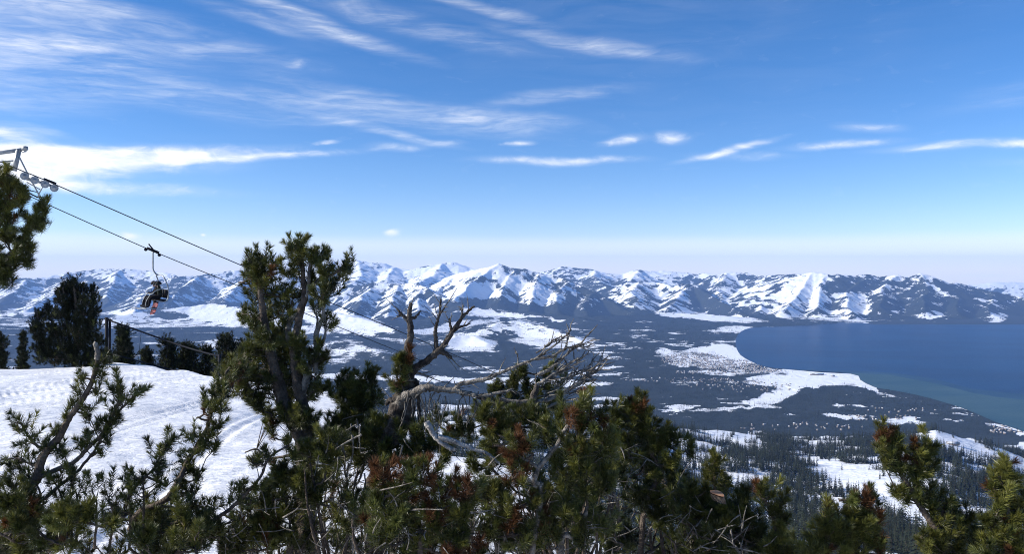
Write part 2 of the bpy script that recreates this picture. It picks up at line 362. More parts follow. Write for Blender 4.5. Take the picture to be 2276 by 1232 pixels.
# soft ellipses: px, py, rx, ry, angle(deg, clockwise), tree cover 0..1, depth range
FAR = (12500, 40000); VAL = (4200, 12500); HILL = (8000, 16500); MID = (80, 4200)
BLOBS = [
 # hillside
 (1620, 972, 75, 15, 12, .02, MID), (1560, 960, 40, 8, 5, .25, MID), (1655, 985, 50, 10, 18, .15, MID), (1540, 1010, 60, 18, 0, .2, MID), (1560, 1040, 55, 16, 0, .2, MID),
 (1830, 1035, 40, 12, 20, .02, MID), (1860, 1058, 85, 27, 22, .0, MID), (1940, 1050, 115, 20, 4, .03, MID), (1920, 1085, 105, 25, 22, .01, MID), (2000, 1120, 95, 25, 30, .01, MID), (2050, 1160, 75, 20, 30, .02, MID),
 (2030, 1050, 90, 20, 8, .14, MID), (1830, 1028, 45, 9, 0, .12, MID),
 (2060, 975, 80, 14, 10, .14, MID), (2110, 985, 80, 20, 20, .01, MID), (2160, 1000, 90, 22, 22, .02, MID), (2120, 1040, 90, 12, 8, .2, MID), (2220, 1020, 80, 20, 18, .05, MID), (2270, 1045, 60, 12, 18, .1, MID), (2000, 965, 60, 9, 0, .35, MID),
 (1700, 1085, 110, 22, 15, .62, MID), (1740, 1120, 120, 22, 20, .6, MID), (1640, 1060, 70, 22, 10, .6, MID), (2170, 1110, 80, 22, 10, .5, MID), (1900, 1180, 120, 30, 15, .62, MID), (1760, 1180, 80, 30, 0, .6, MID),
 (1030, 915, 60, 22, 8, .15, MID), (1000, 940, 90, 22, 0, .3, MID), (1150, 930, 70, 20, 5, .5, MID), (1250, 950, 80, 20, 0, .55, MID), (900, 930, 80, 25, 0, .4, MID), (1400, 960, 60, 15, 0, .4, MID),
 # valley meadows
 (900, 842, 240, 6.5, 1.5, .0, VAL), (1140, 848, 160, 6, 1.2, .0, VAL), (1290, 855, 95, 6, -1, .0, VAL), (760, 836, 90, 5, 0, .02, VAL), (1240, 852, 70, 8, 0, .0, VAL),
 (1335, 820, 26, 3, 0, .25, VAL), (1370, 818, 18, 2.5, 0, .2, VAL), (1180, 808, 40, 5, 0, .6, VAL), (1420, 842, 50, 3, 0, .6, VAL),
 (1820, 834, 105, 12, 4, .0, VAL), (1780, 850, 120, 12, 0, .02, VAL), (1720, 840, 60, 9, 0, .12, VAL), (1880, 842, 70, 12, 18, .0, VAL), (1915, 855, 42, 8, 20, .0, VAL), (1740, 868, 60, 15, -20, .0, VAL), (1715, 885, 45, 12, -15, .02, VAL), (1690, 893, 40, 7, 0, .08, VAL),
 (1660, 908, 95, 4.5, -3, .12, VAL), (1590, 912, 60, 2.5, 0, .4, VAL), (1600, 786, 60, 16, 0, .02, VAL), (1570, 778, 50, 8, -8, .0, VAL), (1620, 790, 60, 14, 12, .02, VAL), (1600, 768, 22, 6, 0, .02, VAL), (1480, 782, 22, 5, 0, .05, VAL), (1545, 800, 75, 17, 5, .42, VAL), (1630, 812, 90, 13, 10, .38, VAL), (1520, 812, 50, 5, 5, .2, VAL),
 (1700, 824, 60, 6, 6, .4, VAL), (1600, 828, 110, 4, 2, .28, VAL), (1480, 822, 60, 6, 0, .75, VAL), (1620, 846, 80, 3.5, 3, .3, VAL), (1530, 845, 110, 4, 0, .72, VAL), (1440, 866, 120, 14, 0, .85, VAL), (1580, 870, 120, 14, 0, .85, VAL),
 (1885, 927, 60, 6, 2, .08, VAL), (1950, 929, 30, 4, 0, .5, VAL), (1790, 945, 160, 14, 0, .80, VAL), (1650, 935, 120, 14, 0, .82, VAL), (2020, 915, 60, 4, 0, .7, VAL), (1850, 975, 130, 4, 1, .12, (2900, 5200)), (1800, 977, 70, 3, 0, .1, VAL),
 (1940, 912, 50, 3, 0, .6, VAL), (2080, 912, 30, 3, 0, .6, VAL), (2230, 950, 40, 5, 8, .35, VAL), (2268, 965, 20, 5, 0, .2, VAL), (2120, 935, 30, 3, 0, .6, VAL), (1780, 905, 50, 7, 0, .8, VAL), (1690, 915, 70, 8, 0, .85, VAL), (1960, 875, 14, 4, 0, .4, VAL), (1975, 890, 25, 6, 0, .8, VAL),
 (1630, 733, 36, 7, -3, .1, HILL), (1605, 737, 36, 5, 0, .25, HILL), (1600, 750, 60, 6, 0, .8, HILL),
 (1500, 757, 60, 3, 0, .8, VAL), (1430, 750, 60, 3, 0, .75, VAL), (1420, 748, 30, 2, 0, .4, VAL), (1410, 780, 40, 3, 0, .7, VAL), (1432, 715, 14, 3, 0, .3, HILL),
 # valley hills
 (420, 705, 190, 17, 3, .10, HILL), (500, 700, 120, 22, 8, .03, HILL), (300, 712, 70, 12, -5, .22, HILL), (560, 712, 70, 15, 10, .1, HILL), (350, 720, 140, 9, 0, .35, HILL), (430, 722, 80, 4, 0, .25, HILL),
 (40, 695, 100, 8, 0, .35, HILL), (50, 722, 60, 5, 0, .3, HILL), (20, 712, 60, 5, 0, .55, HILL), (120, 720, 60, 5, 0, .5, HILL),
 (760, 712, 110, 24, 12, .03, HILL), (720, 700, 70, 20, 5, .02, HILL), (830, 733, 80, 13, 18, .03, HILL), (720, 735, 90, 9, 0, .35, HILL), (830, 742, 60, 8, 8, .3, HILL),
 (960, 735, 90, 8, -8, .08, HILL), (1020, 722, 60, 8, -8, .25, HILL), (900, 748, 60, 8, 0, .5, HILL),
 (1120, 700, 70, 8, 3, .05, HILL), (1190, 700, 90, 6, 2, .05, HILL), (1070, 692, 40, 10, 5, .2, HILL), (1255, 712, 40, 4, 2, .15, HILL), (1310, 712, 40, 5, 0, .7, HILL),
 (1190, 742, 80, 17, 14, .22, HILL), (1250, 757, 75, 12, 12, .04, HILL), (1180, 725, 70, 11, 12, .35, HILL), (1290, 765, 45, 8, 8, .05, HILL), (1110, 720, 30, 10, 0, .45, HILL), (1200, 762, 70, 8, 5, .2, HILL),
 (1040, 762, 58, 14, 6, .03, VAL), (1040, 745, 45, 6, 0, .3, HILL), (1050, 778, 60, 5, 3, .3, VAL), (980, 758, 30, 8, 0, .6, VAL),
 (760, 780, 90, 22, 5, .42, VAL), (720, 790, 50, 16, 0, .38, VAL), (820, 790, 60, 14, 15, .5, VAL), (500, 766, 70, 12, 0, .35, VAL), (350, 764, 26, 2.5, 0, .2, VAL), (300, 792, 60, 3, 0, .4, VAL), (320, 785, 80, 4, 0, .8, VAL), (940, 792, 60, 8, 0, .75, VAL),
 (1585, 706, 108, 8.5, 4, .01, (11000, 16500)), (1500, 700, 40, 7, 2, .08, (11000, 16500)),
 (1540, 690, 120, 8, 4, .45, HILL),
 # mountains
 (265, 616, 55, 18, 3, .05, FAR), (340, 612, 110, 12, 3, .12, FAR), (200, 610, 90, 12, 0, .3, FAR), (60, 650, 90, 22, 0, .55, FAR), (170, 650, 120, 28, 0, .52, FAR), (400, 660, 40, 15, -10, .2, FAR), (440, 640, 60, 30, 0, .52, FAR), (330, 660, 80, 30, 0, .6, FAR), (380, 700, 40, 10, 0, .75, FAR),
 (530, 650, 45, 25, 0, .28, FAR), (480, 620, 80, 14, 0, .5, FAR), (60, 690, 120, 10, -10, .3, FAR),
 (790, 600, 190, 24, 3, .12, FAR), (640, 610, 90, 25, 0, .15, FAR), (700, 640, 60, 18, 0, .3, FAR), (980, 605, 90, 20, 0, .08, FAR), (1060, 600, 60, 14, -15, .0, FAR),
 (1050, 650, 65, 20, 0, .02, FAR), (1000, 640, 35, 18, 0, .04, FAR), (950, 632, 50, 14, 10, .15, FAR), (870, 665, 110, 30, 0, .33, FAR), (900, 640, 80, 10, 0, .2, FAR), (780, 665, 70, 22, 0, .42, FAR), (820, 690, 110, 12, 5, .5, FAR), (950, 690, 60, 14, 0, .5, FAR),
 (1160, 640, 60, 35, 20, .38, FAR), (1200, 660, 60, 20, 0, .3, FAR), (1230, 630, 60, 20, 15, .42, FAR), (1290, 665, 70, 22, 30, .62, FAR), (1350, 690, 60, 12, 10, .8, FAR), (1150, 685, 120, 9, 3, .97, FAR), (1090, 672, 70, 6, 5, .9, FAR), (1260, 700, 120, 10, 3, .95, FAR), (1200, 652, 26, 14, 10, .05, FAR), (1140, 612, 40, 16, 20, .2, FAR),
 (1290, 605, 130, 12, 0, .35, FAR), (1420, 612, 100, 12, 0, .15, FAR), (1500, 608, 60, 9, 0, .2, FAR), (1400, 640, 50, 16, 10, .5, FAR), (1420, 670, 60, 18, 10, .38, FAR), (1500, 650, 50, 22, 10, .28, FAR), (1570, 670, 45, 20, 35, .93, FAR), (1620, 690, 60, 9, 5, .7, FAR), (1480, 680, 60, 9, 5, .45, FAR),
 (1620, 612, 60, 8, -3, .08, FAR), (1640, 630, 90, 18, 0, .5, FAR), (1660, 660, 80, 22, 0, .30, FAR), (1720, 680, 80, 14, 10, .35, FAR), (1785, 655, 60, 45, -25, .10, FAR), (1810, 625, 30, 25, 0, .05, FAR), (1760, 690, 60, 14, 0, .3, FAR), (1865, 645, 30, 36, 0, .62, FAR), (1890, 670, 45, 15, 20, .16, FAR), (1910, 655, 18, 26, 0, .15, FAR), (1930, 630, 70, 16, 0, .72, FAR), (1968, 645, 26, 11, 0, .35, FAR), (1990, 616, 30, 9, 8, .12, FAR),
 (2050, 660, 90, 35, 0, .74, FAR), (2100, 655, 45, 4, 25, .4, FAR), (2085, 645, 26, 4, 28, .1, FAR), (2180, 665, 100, 30, 0, .74, FAR), (2200, 668, 50, 3, 5, .3, FAR), (2260, 650, 30, 12, 15, .25, FAR), (1850, 700, 90, 8, 3, .55, FAR), (1860, 712, 70, 6, 3, .4, FAR), (1900, 700, 60, 10, 5, .4, FAR), (1980, 697, 40, 6, 0, .45, FAR), (2040, 705, 100, 10, 0, .72, FAR), (2212, 708, 26, 9, 0, .25, FAR), (2090, 700, 40, 7, 0, .45, FAR), (2210, 630, 140, 10, 0, .1, (26000, 40000)),
]
def cover(X, Y, Z):
    px = X / Y * F + CX; py = HY - Z / Y * F
    hh = Z - LAKE_Z
    c = np.full(X.shape, .96)
    c = np.where(Y > 12500, np.interp(hh, [0, 120, 420, 800, 1050], [.96, .9, .7, .5, .3]), c)
    c = np.where((Y > 4200) & (Y < 12500), .97 - .75 * np.clip((fbm(X / 330, Y / 260, 6, 71, .7) - .565) * 9, 0, 1) * np.interp(px, [900, 1350], [.55, 1]), c)
    c = np.where(Y < 4200, .84 - .76 * np.clip((fbm(X / 130, Y / 130, 4, 73, .6) - .50) * 8, 0, 1), c)
    c = np.where(Y < 90, 0, c)
    # wander the edges
    wpx = px + (fbm(X / (Y * .02), Y / (Y * .09 + 1) + Y / 500, 5, 41, .62) - .5) * 34
    wpy = py + (fbm(X / (Y * .012), Y / 300, 5, 43, .62) - .5) * 12
    for (bx, by, rx, ry, an, v, (d0, d1)) in BLOBS:
        if d0 >= 12500 and .03 < v < .35: v = v * .75 + .15
        ca, sa = math.cos(R(an)), math.sin(R(an))
        m = (np.abs(wpx - bx) < rx * 1.5 + ry) & (np.abs(wpy - by) < ry * 1.5 + rx * abs(sa) * 1.5) & (Y > d0) & (Y < d1)
        if not m.any(): continue
        dx, dy = wpx[m] - bx, wpy[m] - by
        u = (dx * ca + dy * sa) / rx; w = (-dx * sa + dy * ca) / ry
        r = np.sqrt(u * u + w * w)
        soft = 1.38 if v < .2 or v > .88 else 1.5
        e = np.clip((soft - r) / (soft - .62), 0, 1); e = e * e * (3 - 2 * e)
        c[m] = c[m] * (1 - e) + v * e
    return c

# ------------------------------------------------------------------ materials of the land
def land_material(name, near=False):
    m = bpy.data.materials.new(name); m.use_nodes = True; nt = m.node_tree; N, L = nt.nodes, nt.links
    b = N['Principled BSDF']; b.inputs['Roughness'].default_value = .75; b.inputs['Specular IOR Level'].default_value = .15
    geo = N.new('ShaderNodeNewGeometry'); at = N.new('ShaderNodeAttribute'); at.attribute_name = 'trees'
    def noise(scale, det=4, rough=.6, sx=1, sy=1):
        mp = N.new('ShaderNodeMapping'); mp.inputs['Scale'].default_value = (sx, sy, 1); L.new(geo.outputs['Position'], mp.inputs[0])
        n = N.new('ShaderNodeTexNoise'); n.inputs['Scale'].default_value = scale; n.inputs['Detail'].default_value = det; n.inputs['Roughness'].default_value = rough
        L.new(mp.outputs[0], n.inputs['Vector']); return n.outputs[0]
    def M(op, a, b_=None, clamp=False):
        n = N.new('ShaderNodeMath'); n.operation = op; n.use_clamp = clamp
        for i, v in enumerate((a, b_)):
            if v is None: continue
            if isinstance(v, (int, float)): n.inputs[i].default_value = v
            else: L.new(v, n.inputs[i])
        return n.outputs[0]
    if near:
        b.inputs['Base Color'].default_value = (.90, .905, .92, 1); b.inputs['Roughness'].default_value = .55
        b.inputs['Subsurface Weight'].default_value = 0
        n1 = noise(2.2, 6, .65, 1, 2.6); n2 = noise(14, 5, .7, .6, 2.2); n3 = noise(.55, 3, .5)
        def streaks(rot, sx, sy, scl, det=5):
            mp = N.new('ShaderNodeMapping'); mp.inputs['Rotation'].default_value = (0, 0, R(rot)); mp.inputs['Scale'].default_value = (sx, sy, 1); L.new(geo.outputs['Position'], mp.inputs[0])
            q = N.new('ShaderNodeTexNoise'); q.inputs['Scale'].default_value = scl; q.inputs['Detail'].default_value = det; q.inputs['Roughness'].default_value = .62; q.inputs['Distortion'].default_value = .35
            L.new(mp.outputs[0], q.inputs['Vector']); return q.outputs[0]
        s1 = streaks(22, .35, 4.5, .9); s2 = streaks(-35, .3, 6, .7); s3 = streaks(70, .5, 7, .6, 4)
        msk = N.new('ShaderNodeMapRange'); L.new(n3, msk.inputs[0]); msk.inputs[1].default_value = .4; msk.inputs[2].default_value = .62
        h = M('ADD', M('MULTIPLY', n1, .8), M('MULTIPLY', n2, .16)); h = M('ADD', h, M('MULTIPLY', s1, M('MULTIPLY', msk.outputs[0], 1.5)))
        h = M('ADD', h, M('ADD', M('MULTIPLY', s2, .7), M('MULTIPLY', s3, .6)))
        bp = N.new('ShaderNodeBump'); bp.inputs['Strength'].default_value = 1.0; bp.inputs['Distance'].default_value = .12
        L.new(h, bp.inputs['Height']); L.new(bp.outputs[0], b.inputs['Normal'])
        return m
    a1 = noise(1 / 95., 5, .62); a2 = noise(1 / 32., 3, .6)
    tex = M('ADD', M('ADD', M('MULTIPLY', a1, .42), M('MULTIPLY', noise(1 / 240., 4, .62), .28)), M('MULTIPLY', a2, .3))
    # tex is ~ N(.5,.09); threshold by cover
    th = N.new('ShaderNodeMapRange'); L.new(at.outputs['Fac'], th.inputs[0]); th.inputs[3].default_value = .27; th.inputs[4].default_value = .76
    df = M('SUBTRACT', th.outputs[0], tex)
    mr = N.new('ShaderNodeMapRange'); L.new(df, mr.inputs[0]); mr.inputs[1].default_value = -.035; mr.inputs[2].default_value = .035
    fac = mr.outputs[0]
    cn = N.new('ShaderNodeMix'); cn.data_type = 'RGBA'; L.new(noise(1 / 300., 3), cn.inputs[0]); cn.inputs[6].default_value = (.014, .020, .014, 1); cn.inputs[7].default_value = (.030, .032, .022, 1)  # forest colour lowered to include the trees' self-shadow
    mx = N.new('ShaderNodeMix'); mx.data_type = 'RGBA'; L.new(fac, mx.inputs[0]); mx.inputs[6].default_value = (.85, .87, .90, 1); L.new(cn.outputs[2], mx.inputs[7])
    L.new(mx.outputs[2], b.inputs['Base Color'])
    bp = N.new('ShaderNodeBump'); bp.inputs['Strength'].default_value = .8; bp.inputs['Distance'].default_value = 14
    L.new(M('ADD', M('MULTIPLY', a1, 1.2), M('MULTIPLY', fac, .8)), bp.inputs['Height']); L.new(bp.outputs[0], b.inputs['Normal'])
    return m
snow_mat = land_material('packed_snow', True); land_mat = land_material('snow_and_forest')

# ------------------------------------------------------------------ terrain sheets on one shared grid
cols = np.concatenate([np.linspace(-1500, -90, 40), np.arange(-60, 2340, 2.9), np.linspace(2370, 3900, 42)])
rows_near = np.geomspace(1.5, 62, 230)
rows_hill = np.concatenate([np.geomspace(62, 600, 36)[1:], np.geomspace(600, 2950, 120)[1:], np.geomspace(2950, 4250, 12)[1:]])
rows_val = np.concatenate([np.geomspace(4250, 13300, 215)[1:]])
rows_mt = np.concatenate([np.geomspace(13300, 26500, 240)[1:], np.geomspace(26500, 34000, 30)[1:]])
rows = np.concatenate([rows_near, rows_hill, rows_val, rows_mt])
PX, YY = np.meshgrid(cols, rows); XX = (PX - CX) / F * YY
ZZ = ground_height(XX.ravel(), YY.ravel()).reshape(XX.shape)
CV = cover(XX.ravel(), YY.ravel(), ZZ.ravel()).reshape(XX.shape)
# steep rock shows through on the mountains
gy = np.gradient(ZZ, axis=0) / np.gradient(YY, axis=0); steep = np.abs(gy)
spk = (fbm(XX.ravel() / 420, YY.ravel() / 420, 5, 91, .6).reshape(XX.shape) - .5) * np.where(YY > 12500, 1.15, 1.0) + (fbm(XX.ravel() / 130, YY.ravel() / 170, 3, 95, .6).reshape(XX.shape) - .5) * np.where(YY > 12500, 1.5, .4)
CV = np.clip(CV + np.where(YY > 13300, np.clip(steep - .75, 0, .5) * .5, 0) + np.where(YY > 4200, spk * np.clip(1.05 - np.abs(CV - .45) * 1.7, .14, 1), 0), 0, 1)
def sheet(name, r0, r1, material, kind='structure'):
    X, Y, Z = XX[r0:r1 + 1], YY[r0:r1 + 1], ZZ[r0:r1 + 1]; nr, nc = X.shape
    v = np.stack([X.ravel(), Y.ravel(), Z.ravel()], 1)
    idx = np.arange(nr * nc).reshape(nr, nc)
    f = np.stack([idx[:-1, :-1].ravel(), idx[:-1, 1:].ravel(), idx[1:, 1:].ravel(), idx[1:, :-1].ravel()], 1)
    me = mesh_np(name, v, faces=f, smooth=True)
    a = me.attributes.new('trees', 'FLOAT', 'POINT'); a.data.foreach_set('value', CV[r0:r1 + 1].ravel().astype(np.float32))
    o = link(name, me, None, [material]); tag(o, kind=kind); return o
CV = np.where(YY < 3600, CV * .40, CV)      # on the hillside the firs themselves stand on open snow
n1, n2, n3 = len(rows_near), len(rows_near) + len(rows_hill), len(rows_near) + len(rows_hill) + len(rows_val)
sheet('snow_slope', 0, n1 - 1, snow_mat)
sheet('hillside', n1 - 1, n2 - 1, land_mat)
sheet('valley_floor', n2 - 1, n3 - 1, land_mat)
sheet('mountains', n3 - 1, len(rows) - 1, land_mat)
# ground at and behind the viewer
gx, gy_ = np.meshgrid(np.linspace(-60, 60, 90), np.linspace(-50, 1.9, 50)); 
gz = -1.72 - .072 * gy_ + (fbm(gx / 7, gy_ / 7, 3, 3) - .5) * .1 - .02
idx = np.arange(gx.size).reshape(gx.shape)
o = link('snow_ground', mesh_np('snow_ground', np.stack([gx.ravel(), gy_.ravel(), gz.ravel()], 1), faces=np.stack([idx[:-1, :-1].ravel(), idx[:-1, 1:].ravel(), idx[1:, 1:].ravel(), idx[1:, :-1].ravel()], 1), smooth=True), None, [snow_mat]); tag(o, kind='structure')

# ------------------------------------------------------------------ lake
def lake():
    def W(px, py):
        d = -LAKE_Z / ((py - HY) / F); return ((px - CX) / F * d, d, LAKE_Z)
    shore = [(1862, 716), (1785, 724), (1735, 726.5), (1692, 727), (1669, 729), (1655, 733), (1646, 738), (1639, 746), (1635, 755), (1635, 765), (1637, 775), (1641, 783), (1646, 790), (1656, 797), (1669, 804), (1683, 810), (1700, 815), (1722, 819), (1746, 821)]
    shore2 = [(1785, 824), (1862, 828), (1890, 831), (1908, 836), (1910, 840), (1912, 845), (1925, 853), (1946, 862), (1962, 865), (1977, 867), (2035, 878), (2075, 888), (2112, 899), (2140, 908), (2170, 920), (2208, 937), (2276, 960), (2500, 1030), (2900, 1150)]
    line = [(4000, 1080), (2700, 905), (2276, 877), (2215, 871), (2156, 864), (2120, 854), (2090, 846), (2040, 837), (1980, 829), (1900, 825), (1820, 822.5), (1746, 821)]
    me = bpy.data.meshes.new('lake'); bm = bmesh.new()
    deep = shore[:-1] + line[::-1] + [(4000, 690), (1862, 690)]
    sh = shore2 + [(4000, 1250)] + line
    band = line[::-1][:1] + [(x_, y_ + (5 if x_ < 1990 else 9 if x_ < 2200 else 12)) for x_, y_ in line[::-1][1:]]
    sh = shore2 + [(4000, 1250)] + band[::-1]
    mid_ = line[::-1] + band[::-1][:-1]
    for poly, mi in ((deep, 0), (sh, 1), (mid_, 2)):
        f = bm.faces.new([bm.verts.new(W(*p)) for p in poly]); f.material_index = mi
        f.normal_update()
        if f.normal.z < 0: f.normal_flip()
    bmesh.ops.triangulate(bm, faces=bm.faces[:])
    bm.to_mesh(me); bm.free()
    def wm(name, c1, c2, sc1, rough):
        m = bpy.data.materials.new(name); m.use_nodes = True; nt = m.node_tree; N, L = nt.nodes, nt.links
        b = N['Principled BSDF']; b.inputs['Roughness'].default_value = rough; b.inputs['IOR'].default_value = 1.33; b.inputs['Specular IOR Level'].default_value = .012
        g = N.new('ShaderNodeNewGeometry'); mp = N.new('ShaderNodeMapping'); mp.inputs['Scale'].default_value = (1, 2.2, 1); L.new(g.outputs['Position'], mp.inputs[0])
        n = N.new('ShaderNodeTexNoise'); n.inputs['Scale'].default_value = sc1; n.inputs['Detail'].default_value = 5; n.inputs['Distortion'].default_value = .5; L.new(mp.outputs[0], n.inputs['Vector'])
        mr = N.new('ShaderNodeMapRange'); L.new(n.outputs[0], mr.inputs[0]); mr.inputs[1].default_value = .38; mr.inputs[2].default_value = .64
        mx = N.new('ShaderNodeMix'); mx.data_type = 'RGBA'; L.new(mr.outputs[0], mx.inputs[0]); mx.inputs[6].default_value = (*c1, 1); mx.inputs[7].default_value = (*c2, 1); L.new(mx.outputs[2], b.inputs['Base Color'])
        n2 = N.new('ShaderNodeTexNoise'); n2.inputs['Scale'].default_value = .06; n2.inputs['Detail'].default_value = 5; L.new(g.outputs['Position'], n2.inputs['Vector'])
        bp = N.new('ShaderNodeBump'); bp.inputs['Strength'].default_value = .5; bp.inputs['Distance'].default_value = 3; L.new(n2.outputs[0], bp.inputs['Height']); L.new(bp.outputs[0], b.inputs['Normal'])
        return m
    link('lake', me, None, [wm('deep_water', (.001, .022, .066), (.003, .036, .095), 1 / 1100., .3), wm('shallow_water', (.022, .060, .070), (.040, .080, .080), 1 / 700., .32), wm('half_deep_water', (.010, .038, .068), (.018, .055, .088), 1 / 500., .32)])
    tag(bpy.data.objects['lake'], kind='structure')
lake()

# ------------------------------------------------------------------ haze
HAZE_DENSITY = 0.000020; HAZE_COLOR = (.30, .52, 1.0, 1)
def haze():
    bm = bmesh.new(); bmesh.ops.create_cube(bm, size=1)
    x0, x1, y0, y1, z0, z1 = -48000, 48000, -400, 36000, -960, 620
    for v in bm.verts:
        v.co = ((x0 if v.co.x < 0 else x1), (y0 if v.co.y < 0 else y1), (z0 if v.co.z < 0 else z1))
    me = bpy.data.meshes.new('haze'); bm.to_mesh(me); bm.free()
    m = bpy.data.materials.new('haze'); m.use_nodes = True; nt = m.node_tree; nt.nodes.clear()
    o = nt.nodes.new('ShaderNodeOutputMaterial'); v = nt.nodes.new('ShaderNodeVolumePrincipled')
    v.inputs['Density'].default_value = HAZE_DENSITY; v.inputs['Color'].default_value = HAZE_COLOR; v.inputs['Anisotropy'].default_value = 0
    nt.links.new(v.outputs[0], o.inputs['Volume'])
    ob = link('haze', me, None, [m]); tag(ob, kind='stuff')
haze()

# ------------------------------------------------------------------ plant materials
M_DARK = mat('fir_needles', (.016, .023, .014), .8, .1, (.036, .042, .024), .35, objrand=.45)
M_TRUNK = mat('fir_bark', (.09, .065, .05), .9, .1, (.05, .04, .03), 2)
M_GREEN = mat('pine_needles_green', (.045, .056, .014), .40, .5, (.11, .12, .028), 9, trans=.22, objrand=.5)
M_OLIVE = mat('pine_needles_olive', (.10, .115, .022), .42, .5, (.17, .155, .035), 9, trans=.25, objrand=.4)
M_RUST = mat('pine_needles_rust', (.075, .030, .014), .6, .25, (.17, .08, .03), 9, trans=.15, objrand=.4)
M_BARK = mat('pine_bark', (.15, .12, .095), .9, .15, (.055, .045, .038), 28, bump=.8, bscale=90)
M_GREYWOOD = mat('weathered_wood', (.33, .30, .26), .9, .12, (.085, .075, .065), 30, bump=.9, bscale=120)

# ------------------------------------------------------------------ firs on the hillside and in the valley
def fir_arrays(h, r, tiers, per, seed, trunk=True, skirt=.10):
    g = np.random.default_rng(seed); V, T, mi = [], [], []
    def tri(a, b, c, m):
        n = len(V); V.extend([a, b, c]); T.append((n, n + 1, n + 2)); mi.append(m)
    if trunk:
        k = 5; r0 = h * .013 + .05
        ring = [(r0 * math.cos(i * 2 * math.pi / k), r0 * math.sin(i * 2 * math.pi / k), -1.5) for i in range(k)]
        for i in range(k): tri(ring[i], ring[(i + 1) % k], (0, 0, h * .98), 1)
    for t in range(tiers):
        f = t / max(tiers - 1, 1)
        z = h * (skirt + (1 - skirt) * f ** .92) * (1 + g.uniform(-.01, .01))
        rr = r * (1 - f) ** .75 * g.uniform(.75, 1.15) + .12
        for i in range(per):
            if g.random() < .12: continue
            a = g.uniform(0, 6.283); rl = rr * g.uniform(.6, 1.25); dz = -rl * g.uniform(.15, .5); w = rl * g.uniform(.38, .6)
            ca, sa = math.cos(a), math.sin(a); zz = z + g.uniform(-.02, .02) * h
            tip = (ca * rl, sa * rl, zz + dz)
            mid = .45
            l = (ca * rl * mid - sa * w * .5, sa * rl * mid + ca * w * .5, zz + dz * .55)
            q = (ca * rl * mid + sa * w * .5, sa * rl * mid - ca * w * .5, zz + dz * .55)
            tri((0, 0, zz + .06 * h / tiers), l, tip, 0); tri((0, 0, zz + .06 * h / tiers), tip, q, 0)
    # a slim leader
    tri((-.12, 0, h * .9), (.12, 0, h * .9), (0, 0, h * 1.03), 0); tri((0, -.12, h * .9), (0, .12, h * .9), (0, 0, h * 1.03), 0)
    return np.array(V), np.array(T), np.array(mi)
def arrays_mesh(name, parts, mats):
    Vs, Ts, Ms = [], [], []; n = 0
    for v, t, m in parts:
        Vs.append(v); Ts.append(t + n); Ms.append(m); n += len(v)
    me = mesh_np(name, np.concatenate(Vs), tris=np.concatenate(Ts))
    for m in mats: me.materials.append(m)
    me.polygons.foreach_set('material_index', np.concatenate(Ms).astype(np.int32)); return me
def split_mesh(name, arr, which, m):
    v, t, mi = arr; t = t[mi == which]; used = np.unique(t); remap = -np.ones(len(v), int); remap[used] = np.arange(len(used))
    me = mesh_np(name, v[used], tris=remap[t]); me.materials.append(m); return me

src = bpy.data.collections.new('fir_kinds')
clump_src = bpy.data.collections.new('fir_clump_kinds')
firs = [(20, 4.1, 14, 8), (17, 3.7, 12, 8), (23, 3.9, 16, 8), (14, 3.4, 10, 8), (19, 2.9, 13, 7), (11, 3.0, 8, 8)]
fir_arr = [fir_arrays(*f, 100 + i) for i, f in enumerate(firs)]
for i, a in enumerate(fir_arr):
    src.objects.link(bpy.data.objects.new('fir_%s' % 'abcdef'[i], arrays_mesh('fir', [a], [M_DARK, M_TRUNK])))
for k in range(4):
    g = np.random.default_rng(500 + k); parts = []
    for j in range(34):
        h = g.uniform(15, 27); v, t, m = fir_arrays(h, h * .15, 4, 5, 900 + k * 50 + j, False, .12)
        v = v + np.array([g.uniform(-36, 36), g.uniform(-36, 36), 0]); parts.append((v, t, m))
    clump_src.objects.link(bpy.data.objects.new('fir_clump_%s' % 'abcd'[k], arrays_mesh('fir_clump', parts, [M_DARK])))

def instancer(name, pts, rz, scl, coll):
    me = bpy.data.meshes.new(name); me.vertices.add(len(pts)); me.vertices.foreach_set('co', np.asarray(pts, np.float32).ravel())
    a = me.attributes.new('rz', 'FLOAT', 'POINT'); a.data.foreach_set('value', np.asarray(rz, np.float32))
    a = me.attributes.new('sc', 'FLOAT', 'POINT'); a.data.foreach_set('value', np.asarray(scl, np.float32))
    o = link(name, me)
    ng = bpy.data.node_groups.new(name, 'GeometryNodeTree')
    ng.interface.new_socket('Geometry', in_out='INPUT', socket_type='NodeSocketGeometry'); ng.interface.new_socket('Geometry', in_out='OUTPUT', socket_type='NodeSocketGeometry')
    N, L = ng.nodes, ng.links
    gi, go = N.new('NodeGroupInput'), N.new('NodeGroupOutput')
    ci = N.new('GeometryNodeCollectionInfo'); ci.inputs['Collection'].default_value = coll; ci.inputs['Separate Children'].default_value = True; ci.inputs['Reset Children'].default_value = True
    ip = N.new('GeometryNodeInstanceOnPoints'); ip.inputs['Pick Instance'].default_value = True
    def attr(n):
        q = N.new('GeometryNodeInputNamedAttribute'); q.data_type = 'FLOAT'; q.inputs['Name'].default_value = n; return q.outputs['Attribute']
    cx = N.new('ShaderNodeCombineXYZ'); L.new(attr('rz'), cx.inputs[2])
    L.new(gi.outputs[0], ip.inputs['Points']); L.new(ci.outputs[0], ip.inputs['Instance']); L.new(cx.outputs[0], ip.inputs['Rotation'])
    cs = N.new('ShaderNodeCombineXYZ'); s = attr('sc')
    for i in range(3): L.new(s, cs.inputs[i])
    L.new(cs.outputs[0], ip.inputs['Scale']); L.new(ip.outputs[0], go.inputs[0])
    md = o.modifiers.new('instances', 'NODES'); md.node_group = ng
    return o

